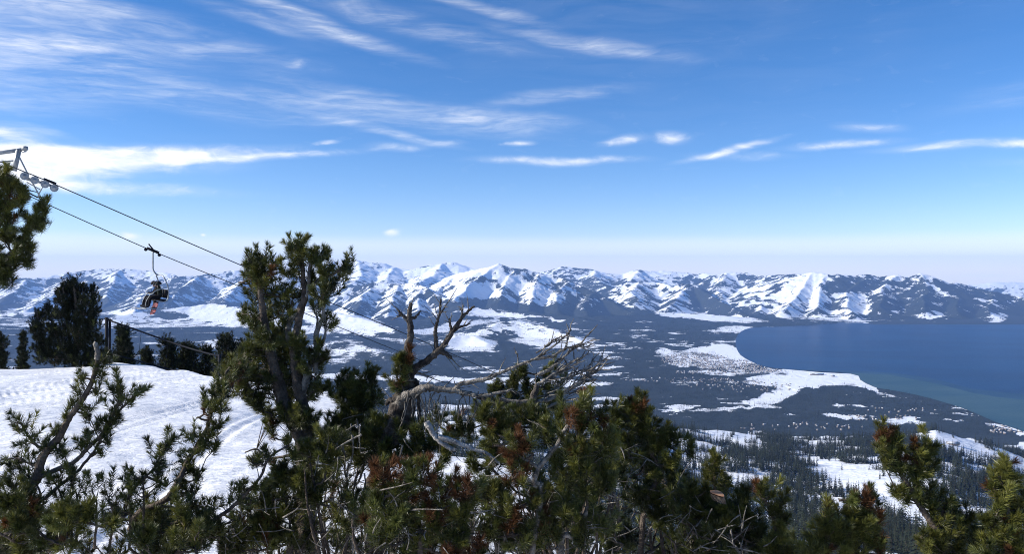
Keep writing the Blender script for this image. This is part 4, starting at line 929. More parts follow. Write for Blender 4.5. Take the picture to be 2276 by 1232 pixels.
# ---- dead snag with weathered arms
def snag():
    D = 4.0; b = base_at(838, D); bx = pxof(b)
    p = Pine('dead_snag', 'bare twisted grey snag with a forked top and long bleached arms pointing right', 'dead tree', b, bark=M_GREYWOOD, seed=12)
    dk = mat('snag_bark', (.13, .112, .095), .95, .08, (.035, .03, .027), 26, bump=1, bscale=70)
    L = p.limb
    L([bx, (835, 1130, D), (845, 1040, D), (862, 970, D), (885, 905, D), (898, 870, D), (905, 840, D)], 54, 28, 'trunk', m=dk, sides=11, lump=.2)
    L([(872, 990, D), (905, 930, D), (912, 880, D), (908, 820, D), (906, 780, D), (913, 740, D), (909, 704, D), (913, 676, D)], 32, 8, m=dk, sides=9)
    L([(896, 900, D), (870, 890, D), (858, 900, D)], 16, 8, m=dk)
    L([(909, 712, D), (895, 702, D), (886, 692, D), (881, 684, D)], 9, 3, m=dk); L([(892, 700, D), (882, 703, D)], 5, 2, m=dk); L([(912, 710, D), (925, 704, D), (935, 690, D)], 8, 3, m=dk)
    L([(900, 870, D), (910, 838, D), (924, 819, D), (954, 799, D), (984, 769, D), (1009, 734, D), (1029, 704, D), (1054, 681, D)], 24, 5, m=dk, sides=8)
    L([(971, 785, D), (968, 755, D), (968, 734, D), (972, 715, D), (977, 698, D), (980, 665, D)], 11, 4, m=dk); L([(977, 698, D), (986, 688, D), (990, 680, D)], 5, 2, m=dk)
    L([(1022, 716, D), (1027, 700, D), (1028, 684, D)], 7, 3, m=dk); L([(1000, 740, D), (1022, 728, D), (1045, 720, D)], 9, 3, m=dk); L([(1005, 738, D), (1000, 720, D), (1000, 708, D)], 8, 4, m=dk)
    L([(972, 782, D), (990, 786, D), (1002, 797, D)], 14, 8, 'broken_stub', m=dk); L([(925, 828, D), (945, 835, D), (950, 842, D)], 5, 2)
    L([(880, 905, D), (899, 882, D - .05), (939, 864, D - .1), (974, 866, D - .1), (1014, 869, D - .1), (1039, 876, D - .1), (1078, 880, D - .1), (1118, 871, D - .1), (1140, 866, D - .1)], 21, 5, sides=9, lump=.3)
    L([(1010, 870, D - .1), (1020, 856, D - .1), (1039, 851, D - .1), (1078, 844, D - .1), (1103, 834, D - .1), (1138, 819, D - .1), (1170, 806, D - .1), (1193, 796, D - .1), (1237, 764, D - .1), (1258, 746, D - .1), (1270, 734, D - .1)], 12, 2, sides=8, lump=.2)
    L([(1190, 798, D - .1), (1225, 793, D - .1), (1257, 775, D - .1), (1285, 768, D - .1), (1300, 752, D - .1), (1316, 737, D - .1)], 8, 2)
    L([(1257, 775, D - .1), (1261, 760, D - .1), (1266, 742, D - .1)], 5, 2); L([(1275, 768, D - .1), (1300, 772, D - .1), (1320, 764, D - .1)], 4, 2)
    L([(1195, 834, D - .1), (1232, 814, D - .1), (1262, 786, D - .1), (1290, 768, D - .1)], 9, 3); L([(1252, 796, D - .1), (1262, 812, D - .1)], 4, 2)
    L([(1180, 905, D - .1), (1190, 870, D - .1), (1192, 858, D - .1)], 18, 10, 'broken_stub', m=dk)
    L([(1188, 862, D - .1), (1222, 838, D - .1), (1257, 814, D - .1), (1280, 800, D - .1), (1293, 796, D - .1)], 10, 3)
    L([(1110, 888, D - .1), (1150, 893, D - .1), (1208, 891, D - .1), (1247, 876, D - .1), (1275, 862, D - .1), (1300, 850, D - .1), (1322, 846, D - .1)], 11, 3)
    L([(1270, 862, D - .1), (1295, 845, D - .1), (1318, 820, D - .1), (1332, 808, D - .1), (1347, 796, D - .1)], 8, 2); L([(1247, 876, D - .1), (1280, 872, D - .1), (1310, 862, D - .1)], 5, 2)
    L([(1100, 905, D - .1), (1130, 908, D - .1), (1158, 916, D - .1), (1208, 908, D - .1), (1247, 893, D - .1), (1275, 888, D - .1), (1297, 886, D - .1)], 12, 3)
    L([(1060, 880, D - .1), (1090, 895, D - .1), (1130, 908, D - .1)], 12, 9, m=dk); L([(1240, 897, D - .1), (1262, 905, D - .1), (1288, 906, D - .1)], 6, 2); L([(1150, 893, D - .1), (1160, 880, D - .1)], 4, 2)
    L([(1255, 870, D - .1), (1285, 850, D - .1), (1300, 833, D - .1)], 5, 2)
    for i in range(26):
        x, y = p.g.uniform(1190, 1290), p.g.uniform(770, 890); k = p.g.uniform(25, 60); a = R(p.g.uniform(15, 55))
        L([(x, y, D - .1), (x + k * .5, y - k * .5 * math.sin(a) + 3, D - .1), (x + k, y - k * math.sin(a), D - .1)], p.g.uniform(2.5, 4.5), 1.2, 'dead_twig', sides=4)
    L([(1151, 812, D - .1), (1151, 797, D - .1), (1150, 786, D - .1)], 3, 2); L([(1262, 846, D - .1), (1268, 838, D - .1), (1270, 830, D - .1)], 3, 2)
    L([(918, 850, D + .05), (926, 850, D), (930, 900, D), (934, 938, D), (943, 980, D), (949, 1018, D), (952, 1060, D)], 12, 4, m=dk)
    wht = mat('bleached_wood', (.55, .52, .48), .85, .15, (.30, .27, .24), 30, bump=.6, bscale=120)
    L([(948, 938, D - .5), (957, 955, D - .5), (974, 978, D - .5), (999, 997, D - .5), (1012, 1000, D - .5)], 15, 9, m=wht); L([(975, 972, D - .5), (1010, 982, D - .5), (1050, 998, D - .5), (1085, 1010, D - .5), (1108, 1030, D - .5)], 14, 4, m=wht)
    L([(985, 985, D), (988, 1010, D), (984, 1040, D)], 5, 2); L([(860, 965, D), (820, 985, D), (790, 990, D), (740, 1030, D)], 8, 3); L([(865, 1000, D), (905, 990, D), (935, 1000, D)], 5, 2)
    for C, rad in list(p.sk):
        if C[0][1] > 5 or len(C) < 8: continue
        for i in range(3, len(C) - 1):
            if p.g.random() < .45:
                o = p.g.normal(size=3); o /= np.linalg.norm(o); tdir = C[i] - C[i - 1]; tdir /= np.linalg.norm(tdir) + 1e-9
                e = C[i] + (o * .7 + tdir * .8) * p.g.uniform(.02, .09); p.tw.append(tube_arrays(np.array([C[i], (C[i] + e) / 2 + p.g.normal(size=3) * .003, e]), [.0034, .0024, .001], 4, 1, .2))
    # hanging dead rootlets and twigs
    g = p.g
    for i in range(60):
        x, y = g.uniform(730, 900), g.uniform(930, 1180); dx, dy = g.uniform(-60, 30), g.uniform(-10, 90); dd = D + g.uniform(-.45, .25)
        p.limb([(x, y, dd), (x + dx * .4 + g.uniform(-8, 8), y + dy * .5, dd), (x + dx, y + dy, dd)], g.uniform(3, 6), 1.5, 'dead_twig', sides=4)
    for i in range(34):
        x, y = g.uniform(900, 1160), g.uniform(870, 905); dd = D - .1
        p.limb([(x, y, dd), (x + g.uniform(-12, 12), y + g.uniform(10, 30), dd), (x + g.uniform(-20, 20), y + g.uniform(30, 80), dd)], g.uniform(2.5, 4.5), 1.5, 'dead_twig', sides=4)
    for x, y, r, c in [(893, 800, 18, RR), (884, 836, 20, GO), (882, 815, 14, GO), (905, 812, 10, GO), (880, 858, 12, GO), (812, 975, 30, DK), (840, 960, 24, DK), (800, 1010, 30, DK), (845, 1000, 26, DK), (870, 1020, 24, GG), (905, 1010, 26, GG), (925, 980, 16, GO), (890, 960, 14, DK), (940, 1020, 26, DK), (850, 930, 14, DK), (960, 985, 20, GO), (990, 1010, 26, GG), (925, 950, 12, DK)]: p.blob(x, y, r, D - .05, None, c, .5, .9)
    p.finish(); return p
def shrub(name, label, px, D, seed, blobs, limbs=(), fill=None, bark=M_BARK, up=.6, group=None):
    b = base_at(px, D); p = Pine(name, label, 'pine shrub', b, seed=seed, bark=bark, group=group); bx = pxof(b)
    for pts, r0, r1, *o in limbs:
        pts = [q if len(q) == 3 else (q[0], q[1], D) for q in pts]
        if o and o[0] == 'base': pts = [bx] + pts; o = o[1:]
        p.limb(pts, r0, r1, 'branch', m=(o[0] if o else None))
    if not p.sk: p.limb([bx, (px, (bx[1] + 1200) / 2, D), (px + 5, 1180, D)], 30, 14, 'stem')
    for x, y, r, c, *o in blobs: p.blob(x, y, r, o[0] if o else D, None, c, up * .8, .80)
    if fill:
        x0, x1, tab, n, c, dr = fill
        for i in range(int(n * .8)):
            x = p.g.uniform(x0, x1); y = np.interp(x, [a for a, _ in tab], [q for _, q in tab]) + 12 + p.g.random() ** .8 * (1250 - np.interp(x, [a for a, _ in tab], [q for _, q in tab]))
            p.blob(x, y, p.g.uniform(24, 38), D + p.g.uniform(*dr), 8, c, .42, .84)
        for i in range(60):
            x = p.g.uniform(x0, x1); tp = np.interp(x, [a for a, _ in tab], [q for _, q in tab]); y = tp + 20 + p.g.random() * (1240 - tp); dd = D + p.g.uniform(dr[0] - .25, dr[1] * .4)
            a = p.g.uniform(0, 6.28); ln = p.g.uniform(25, 75); A = np.array(U(x, y, dd)); B_ = np.array(U(x + ln * math.cos(a), y - abs(ln * math.sin(a)) * p.g.choice([-.7, 1]), dd + p.g.uniform(-.1, .1)))
            C_ = spline([A, (A + B_) / 2 + p.g.normal(size=3) * .006, B_], 4); p.tw.append(tube_arrays(C_, np.linspace(p.g.uniform(.0022, .0045), .001, len(C_)), 4, 1, .2))
        p.greytw = True
        # bare crooked stems in the shade
        for i in range(14):
            x = p.g.uniform(x0, x1); y = 1240; top = np.interp(x, [a for a, _ in tab], [q for _, q in tab]) + 50; hh = p.g.uniform(.4, .9)
            dd = D + p.g.uniform(dr[0] * .6, dr[1] * .5); k = p.g.uniform(-50, 50)
            p.limb([(x, y, dd), (x + k * .5 + p.g.uniform(-15, 15), y + (top - y) * hh * .5, dd), (x + k, y + (top - y) * hh, dd)], p.g.uniform(5, 10), 3, m=M_GREYWOOD if p.g.random() < .4 else None)
    p.finish(); return p

low_left(); tall_pine(); edge_pine(); snag()
shrub('pine_shrub', 'dense green pine shrub with spiky tufts at the foot of the tall pine', 640, 3.7, 21,
      [(620, 1040, 26, GG), (660, 1060, 26, GG), (580, 1100, 30, GO), (600, 1140, 34, GO), (560, 1180, 30, OO), (640, 1120, 32, GG), (700, 1090, 34, DK), (720, 1020, 34, DK), (690, 1000, 26, GG), (650, 1000, 20, GO), (740, 980, 30, GG), (600, 1180, 34, RR), (520, 1210, 30, GG), (500, 1225, 26, GG)],
      fill=(500, 800, [(480, 1200), (540, 1120), (600, 1060), (660, 1010), (720, 960), (800, 900)], 58, {'g': .82, 'o': .15, 'r': .03}, (-.15, .6)))
shrub('pine_shrub', 'olive green pine shrub between the tall pine and the grey snag', 765, 4.3, 22,
      [(762, 868, 18, GO), (775, 850, 20, GG), (800, 860, 26, GG), (825, 850, 22, GG), (828, 830, 15, DK), (812, 838, 14, DK), (770, 880, 34, OO), (800, 900, 32, DK), (830, 890, 24, DK), (775, 930, 36, GO), (735, 950, 30, GO), (815, 950, 34, DK), (760, 985, 34, OO), (720, 985, 26, GO), (800, 1000, 34, DK), (760, 840, 10, DK)],
      fill=(700, 880, [(700, 960), (760, 900), (880, 930)], 22, DK, (.1, .6)))
shrub('pine_shrub', 'rust tinged pine shrub in front of the grey snag', 930, 2.9, 23,
      [(845, 1052, 34, RR), (934, 1052, 40, RR), (890, 1080, 34, RR), (985, 1085, 40, RR), (1034, 1100, 34, RR), (960, 1130, 40, {'r': .5, 'g': .5}), (1029, 1142, 30, OO), (949, 1177, 30, OO), (880, 1150, 40, DK), (850, 1110, 34, DK), (1000, 1221, 30, RR), (1060, 1228, 24, RR), (900, 1210, 34, GO), (840, 1190, 40, DK), (1010, 1180, 34, GG)],
      fill=(800, 1080, [(800, 1060), (860, 1060), (940, 1070), (1080, 1080)], 34, {'g': .72, 'r': .2, 'o': .08}, (.1, .9)))
shrub('pine_shrub', 'brown and olive pine shrub under the bleached arms', 1120, 3.1, 24,
      [(1163, 985, 32, RR), (1160, 1015, 26, GO), (1098, 943, 34, OO, 3.6), (1075, 925, 22, GO, 3.6), (1090, 975, 34, OO, 3.6), (1105, 1010, 34, GO, 3.6), (1140, 950, 28, GO, 3.7), (1190, 940, 28, OO, 3.7), (1113, 1117, 40, GG), (1070, 1090, 30, GG), (1150, 1060, 34, RR), (1190, 1100, 30, GO), (1212, 1077, 26, OO), (1090, 1180, 36, DK), (1160, 1190, 36, DK), (1130, 1150, 30, RR), (1200, 1160, 30, GO), (1060, 1030, 24, GO, 3.7)],
      limbs=[([(1200, 1120), (1188, 1082), (1198, 1042), (1237, 993), (1250, 965), (1262, 948)], 15, 8, 'base', M_GREYWOOD), ([(1198, 1042), (1180, 1030), (1165, 1022)], 9, 4, M_GREYWOOD), ([(1190, 1075), (1170, 1068), (1152, 1055)], 7, 3, M_GREYWOOD)],
      fill=(1040, 1240, [(1040, 1050), (1100, 1000), (1240, 1060)], 30, {'g': .7, 'r': .12, 'o': .18}, (.2, 1.0)))
shrub('pine_shrub', 'olive pine shrub topped by a rust red tuft at the tip of the arms', 1300, 3.1, 25,
      [(1277, 918, 28, RR), (1295, 935, 22, RR), (1320, 915, 24, GO), (1327, 940, 28, GO), (1240, 940, 34, DK, 3.5), (1337, 988, 26, OO), (1350, 1005, 22, OO), (1282, 1018, 38, OO), (1310, 1000, 30, OO), (1270, 985, 28, GO), (1320, 1040, 34, OO), (1260, 1060, 26, OO), (1240, 1030, 24, GO), (1227, 1191, 32, OO), (1290, 1080, 34, GO), (1340, 1080, 34, DK), (1260, 1130, 34, GO), (1200, 925, 26, DK, 3.6), (1165, 925, 24, DK, 3.6), (1215, 970, 30, DK, 3.6), (1330, 1150, 34, DK), (1300, 1200, 34, GO)],
      limbs=[([(1247, 1228), (1277, 1192), (1295, 1160), (1307, 1127)], 18, 9, 'base', M_GREYWOOD)],
      fill=(1210, 1380, [(1210, 1000), (1300, 950), (1380, 960)], 34, {'g': .72, 'o': .28}, (.25, 1.0)))
shrub('pine_shrub', 'green pine clump seen behind the bleached arms', 1170, 5.2, 26,
      [(1148, 839, 24, GO), (1160, 822, 14, GO), (1135, 860, 22, GO), (1170, 860, 20, GO), (1222, 829, 18, GO), (1232, 812, 10, GO), (1238, 850, 18, DK), (1215, 862, 20, DK), (1098, 858, 16, GO), (1110, 872, 14, GO), (1190, 885, 24, DK), (1150, 890, 26, DK), (1100, 900, 26, DK), (1230, 890, 22, DK), (1060, 915, 22, DK), (1120, 930, 30, DK), (1180, 930, 30, DK), (1020, 940, 24, GO), (1000, 965, 26, GO), (970, 925, 16, DK), (1040, 960, 26, DK)], up=.7)
shrub('pine_shrub', 'upright dark pine with a narrow top right of the rust tuft', 1410, 3.9, 27,
      [(1403, 900, 18, GG), (1420, 898, 15, GO), (1405, 920, 22, RR), (1425, 925, 26, GG), (1440, 950, 26, DK), (1410, 950, 28, DK), (1370, 912, 13, GO), (1365, 935, 18, GO), (1370, 960, 24, GO), (1440, 980, 30, GG), (1470, 960, 20, DK), (1455, 1000, 28, GO), (1490, 985, 20, GG), (1505, 974, 16, GO), (1480, 1020, 26, GG), (1400, 1000, 34, DK), (1430, 1040, 34, DK), (1461, 1065, 13, OO), (1462, 1090, 13, OO), (1460, 1110, 12, OO), (1380, 1050, 30, DK), (1500, 1060, 28, DK), (1420, 1100, 34, DK), (1530, 1000, 14, GO), (1470, 1140, 34, DK), (1520, 1110, 30, DK)],
      limbs=[([(1430, 1150), (1455, 1080), (1470, 1050), (1460, 1030), (1443, 1000), (1440, 960), (1415, 920)], 14, 5, 'base'), ([(1455, 1070), (1470, 1058), (1490, 1075)], 12, 6, M_GREYWOOD)],
      fill=(1350, 1520, [(1350, 990), (1420, 960), (1520, 1040)], 42, DK, (.1, .8)))
shrub('pine_shrub', 'very dark pine thicket with a cut orange log end resting on it', 1600, 3.7, 28,
      [(1590, 1022, 13, GO), (1592, 1040, 17, GO), (1585, 1062, 20, GG), (1610, 1075, 16, GG), (1570, 1085, 18, GG), (1640, 1130, 30, DK), (1600, 1130, 34, DK), (1560, 1130, 32, DK), (1670, 1160, 28, DK), (1520, 1150, 32, DK), (1690, 1195, 28, DK), (1540, 1095, 24, DK), (1655, 1110, 16, DK), (1575, 1110, 22, DK)],
      limbs=[([(1595, 1150), (1590, 1100), (1588, 1050)], 14, 5, 'base')],
      fill=(1490, 1700, [(1490, 1090), (1560, 1100), (1650, 1120), (1700, 1180)], 58, DK, (-.1, .8)))
shrub('pine_shrub', 'small bright green pine beside the dark thicket, over the wooded slope', 1720, 3.6, 29,
      [(1692, 1092, 14, GO), (1712, 1098, 16, GO), (1700, 1115, 18, GG), (1722, 1136, 18, GG), (1735, 1120, 11, GO), (1745, 1150, 14, GG), (1733, 1190, 26, OO), (1750, 1215, 26, OO), (1715, 1215, 26, GO), (1770, 1225, 22, OO), (1735, 1232, 26, GG)],
      limbs=[([(1725, 1200), (1715, 1150), (1700, 1110)], 9, 4, 'base')])
shrub('pine_shrub', 'row of yellow green pine tips along the bottom edge', 1880, 3.2, 30,
      [(1844, 1160, 22, OO), (1838, 1185, 26, OO), (1888, 1140, 18, GO), (1885, 1165, 26, GO), (1892, 1115, 9, GG), (1921, 1105, 14, RR), (1925, 1125, 20, RR), (1930, 1150, 24, GO), (1905, 1185, 30, OO), (1860, 1205, 30, OO), (1945, 1190, 28, RR), (1820, 1215, 26, OO), (1950, 1222, 26, GO), (1790, 1228, 20, OO), (1900, 1225, 30, RR), (1880, 1190, 22, OO)],
      limbs=[([(1920, 1230), (1926, 1190), (1924, 1140)], 9, 4, 'base', M_GREYWOOD), ([(1880, 1230), (1888, 1190), (1889, 1150)], 8, 4)])
shrub('pine_tree', 'leaning pine with a rusty top over the white runs on the right', 2090, 3.4, 31,
      [(1958, 958, 17, RR), (1972, 968, 15, RR), (1966, 985, 20, GO), (1985, 990, 22, GG), (1980, 1015, 24, GG), (1965, 1020, 18, GO), (2000, 1030, 24, DK), (2020, 1040, 18, DK), (2032, 988, 14, RR), (2035, 1010, 18, RR), (2060, 995, 18, GG), (2055, 1015, 20, DK), (2038, 1035, 18, OO), (2062, 1050, 22, DK), (2045, 1065, 20, DK), (1987, 1086, 14, GO), (1998, 1092, 11, GO), (2015, 1110, 10, GG), (2057, 1103, 22, GG), (2075, 1125, 18, GG), (2098, 1112, 18, DK), (2115, 1140, 22, DK), (2090, 1160, 26, GG), (2076, 1190, 28, OO), (2060, 1215, 26, OO), (2150, 1145, 18, DK), (2140, 1175, 28, GG), (2110, 1205, 28, DK), (2170, 1200, 28, DK), (2080, 1225, 26, GO), (2140, 1225, 28, GO)],
      limbs=[([(2100, 1230), (2085, 1185), (2068, 1160), (2052, 1135), (2039, 1118), (2025, 1090), (2010, 1066), (1990, 1035), (1972, 990)], 20, 6, 'base', M_BARK), ([(2030, 1100), (2040, 1065), (2042, 1030), (2036, 1000)], 9, 4), ([(2015, 1075), (2000, 1080), (1988, 1086)], 5, 3), ([(2072, 1160), (2095, 1140), (2100, 1118)], 8, 4)])
shrub('pine_shrub', 'golden green pine at the right edge below the lake', 2240, 3.3, 32,
      [(2233, 1025, 20, OO), (2240, 1045, 24, OO), (2225, 1065, 24, OO), (2215, 1085, 22, OO), (2250, 1075, 24, GO), (2230, 1100, 24, OO), (2262, 1110, 22, GG), (2193, 1145, 17, GG), (2200, 1165, 16, GG), (2245, 1150, 24, OO), (2250, 1180, 30, OO), (2270, 1215, 30, OO), (2225, 1200, 30, GO), (2195, 1215, 26, GG), (2240, 1228, 30, RR), (2275, 1150, 22, GO), (2300, 1190, 30, GO), (2215, 1125, 18, GO), (2290, 1120, 26, GO)],
      limbs=[([(2250, 1220), (2242, 1150), (2238, 1090), (2234, 1050)], 13, 5, 'base', M_GREYWOOD), ([(2245, 1170), (2225, 1150), (2215, 1110)], 8, 4, M_GREYWOOD), ([(2225, 1200), (2205, 1180), (2196, 1155)], 7, 3)])

# ------------------------------------------------------------------ pines at the brow of the snow slope
def brow_pine(px, top, w, D, seed, label, full=1.0, ts=3.0, lean=0, name='pine_tree'):
    b = base_at(px, D); p = Pine(name, label, 'pine tree', b, seed=seed, group='pines along the brow of the snow slope', maxobj=0); p.ts = ts
    by = HY - b[2] / D * F; hgt = by - top
    p.limb([(px, by, D), (px + lean * .4, by - hgt * .5, D), (px + lean, top + 4, D)], max(5, w * .12), 2.5, 'trunk', wob=.2)
    n = int(max(6, hgt / (w * .22)))
    for i in range(n):
        f = i / (n - 1); y = top + 3 + f * hgt * .93
        if y > 880: break
        ww = w * (.16 + .95 * f ** .7) * .62 * full
        for k in range(2 if f < .15 else 3):
            x = px + lean * (1 - f) + p.g.uniform(-ww, ww); r = max(5, w * .24 * p.g.uniform(.7, 1.3))
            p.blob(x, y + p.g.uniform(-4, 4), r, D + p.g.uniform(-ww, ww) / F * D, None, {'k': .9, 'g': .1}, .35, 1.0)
    p.finish()
def big_dark():
    D = 34.5; b = base_at(165, D); p = Pine('pine_tree', 'big shade-darkened pine with many upright leaders beside the fence post on the snow brow', 'pine tree', b, seed=51, group='pines along the brow of the snow slope', maxobj=0); p.ts = 2.6
    L = p.limb; by = 816
    L([(165, by, D), (168, 760, D), (170, 700, D), (165, 640, D)], 13, 4, 'trunk')
    for pts in ([(165, 800, D), (190, 740, D), (205, 690, D), (207, 648, D)], [(160, 800, D), (130, 760, D), (115, 710, D), (100, 682, D)], [(158, 805, D), (110, 780, D), (90, 730, D), (82, 695, D)], [(168, 790, D), (180, 700, D), (185, 650, D)], [(160, 790, D), (145, 700, D), (140, 640, D)], [(155, 800, D), (100, 790, D), (85, 760, D)], [(165, 800, D), (205, 780, D), (225, 740, D)]):
        L(pts, 7, 2.5)
    for x, y, r in [(150, 632, 12), (165, 628, 12), (140, 645, 13), (160, 650, 16), (180, 645, 13), (172, 665, 18), (205, 645, 9), (208, 665, 12), (210, 690, 13), (192, 672, 16), (150, 675, 18), (135, 668, 12), (135, 695, 16), (165, 700, 22), (190, 705, 20), (208, 725, 16), (150, 730, 22), (180, 735, 22), (205, 755, 18),
                    (120, 700, 12), (105, 685, 9), (98, 705, 11), (85, 700, 8), (78, 718, 9), (90, 730, 12), (110, 730, 13), (125, 745, 17), (100, 760, 14), (85, 750, 10), (85, 775, 13), (110, 780, 16), (140, 770, 20), (170, 770, 22), (198, 785, 18), (220, 760, 12), (225, 790, 14), (95, 797, 13), (125, 800, 15), (155, 798, 18), (185, 803, 15), (210, 805, 13), (240, 795, 8), (72, 735, 6), (140, 655, 10)]:
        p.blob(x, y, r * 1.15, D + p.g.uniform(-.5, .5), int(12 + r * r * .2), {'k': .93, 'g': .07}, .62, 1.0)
    p.finish()
big_dark()
for i, (px_, top, w, D, lab, full) in enumerate([
    (8, 752, 26, 52, 'small spired conifer at the left edge behind the snow brow', 1), (46, 742, 16, 50, 'thin spire-topped conifer between the edge and the big dark pine', 1),
    (264, 728, 34, 47, 'open wispy pine just right of the fence post', .9), (292, 776, 24, 50, 'low pine under the high end of the sagging rail', 1), (330, 782, 34, 54, 'dark bushy pine under the sagging rail', 1),
    (368, 760, 44, 56, 'rounded pine rising past the middle of the sagging rail', 1), (402, 776, 36, 58, 'pine right of the rounded one under the sagging rail', 1), (432, 770, 38, 60, 'pale-stemmed pine near the low end of the rail', 1),
    (462, 778, 34, 56, 'short pine left of the low rail post', 1), (503, 756, 52, 50, 'dark full pine standing over the low rail post', 1.1), (535, 768, 40, 52, 'dark pine half hidden by the tall pine', 1)]):
    brow_pine(px_, top, w * 1.55, D, 200 + i, lab, full, 3.0, (-6, 5, 9, -8)[i % 4])

# ------------------------------------------------------------------ hard things
M_STEEL = mat('galvanised_steel', (.34, .36, .37), .5, .5, (.22, .235, .25), 6); M_STEEL.node_tree.nodes['Principled BSDF'].inputs['Metallic'].default_value = .45
M_BLACK = mat('black_rubber', (.012, .012, .014), .7, .15, (.02, .02, .024), 9)
M_ROPE = mat('wire_rope', (.05, .055, .06), .55, .4, (.03, .03, .035), 30)
def tri_arr(V, Fs):
    T = []
    for f in Fs:
        for i in range(1, len(f) - 1): T.append((f[0], f[i], f[i + 1]))
    return np.array(V, float), np.array(T)
def beam(a, b, w, h=None):
    """rectangular bar from a to b"""
    a, b = np.array(a, float), np.array(b, float); h = h or w; d = b - a; d /= np.linalg.norm(d)
    up = np.array([0, 0, 1.]) if abs(d[2]) < .9 else np.array([0, 1., 0]); x = np.cross(up, d); x /= np.linalg.norm(x); y = np.cross(d, x)
    V = [p + x * w / 2 * sx + y * h / 2 * sy for p in (a, b) for sx, sy in ((-1, -1), (1, -1), (1, 1), (-1, 1))]
    return tri_arr(V, [(0, 3, 2, 1), (4, 5, 6, 7), (0, 1, 5, 4), (1, 2, 6, 5), (2, 3, 7, 6), (3, 0, 4, 7)])
def tube(pts, r, sides=8, per=5): 
    C = spline(pts, per) if len(pts) > 2 else np.array(pts, float)
    return tube_arrays(C, np.full(len(C), r), sides, 0, 0)
def wheel(c, axis, r, w):
    axis = np.array(axis, float); axis /= np.linalg.norm(axis); Rm = frame(axis, 0); k = 16; V = []
    prof = [(r * .25, -w * .7), (r * .3, -w * .5), (r * .82, -w * .35), (r, -w * .5), (r * .93, -w * .15), (r * .93, w * .15), (r, w * .5), (r * .82, w * .35), (r * .3, w * .5), (r * .25, w * .7)]
    for rr, z in prof:
        for i in range(k):
            a = i * 2 * math.pi / k; V.append(np.array(c) + Rm @ np.array([rr * math.cos(a), rr * math.sin(a), z]))
    Fs = [[j * k + i, j * k + (i + 1) % k, (j + 1) * k + (i + 1) % k, (j + 1) * k + i] for j in range(len(prof) - 1) for i in range(k)]
    Fs += [list(range(k))[::-1], [(len(prof) - 1) * k + i for i in range(k)]]
    return tri_arr(V, Fs)
def part(name, arrs, m, parent, off, smooth=False, **kw):
    V, T, n = [], [], 0
    for v, t in arrs: V.append(v - np.array(off)); T.append(t + n); n += len(v)
    o = link(name, mesh_np(name, np.concatenate(V), tris=np.concatenate(T), smooth=smooth), parent, [m]); return o
P3 = lambda x, y, d: np.array(U(x, y, d))

# the two haul ropes
RA = [P3(-220, 266, 27.5), P3(39, 375.5, 31.2), P3(127, 412, 32), P3(536, 590, 36), P3(900, 742, 40), P3(1120, 838, 44)]
RB = [P3(-160, 338, 33.5), P3(80, 442.5, 36.4), P3(110, 456.5, 37), P3(339, 558, 39.6), P3(536, 638.5, 42), P3(737, 721, 44.5), P3(960, 812, 48)]
o = part('lift_rope', [tube(RA, .021, 6, 8)], M_ROPE, None, (0, 0, 0)); tag(o, 'upper dark lift rope running over the row of wheels', 'cable', 'ropes of the chairlift')
o = part('lift_rope', [tube(RB, .021, 6, 8)], M_ROPE, None, (0, 0, 0)); tag(o, 'lower dark lift rope carrying the chair with riders', 'cable', 'ropes of the chairlift')

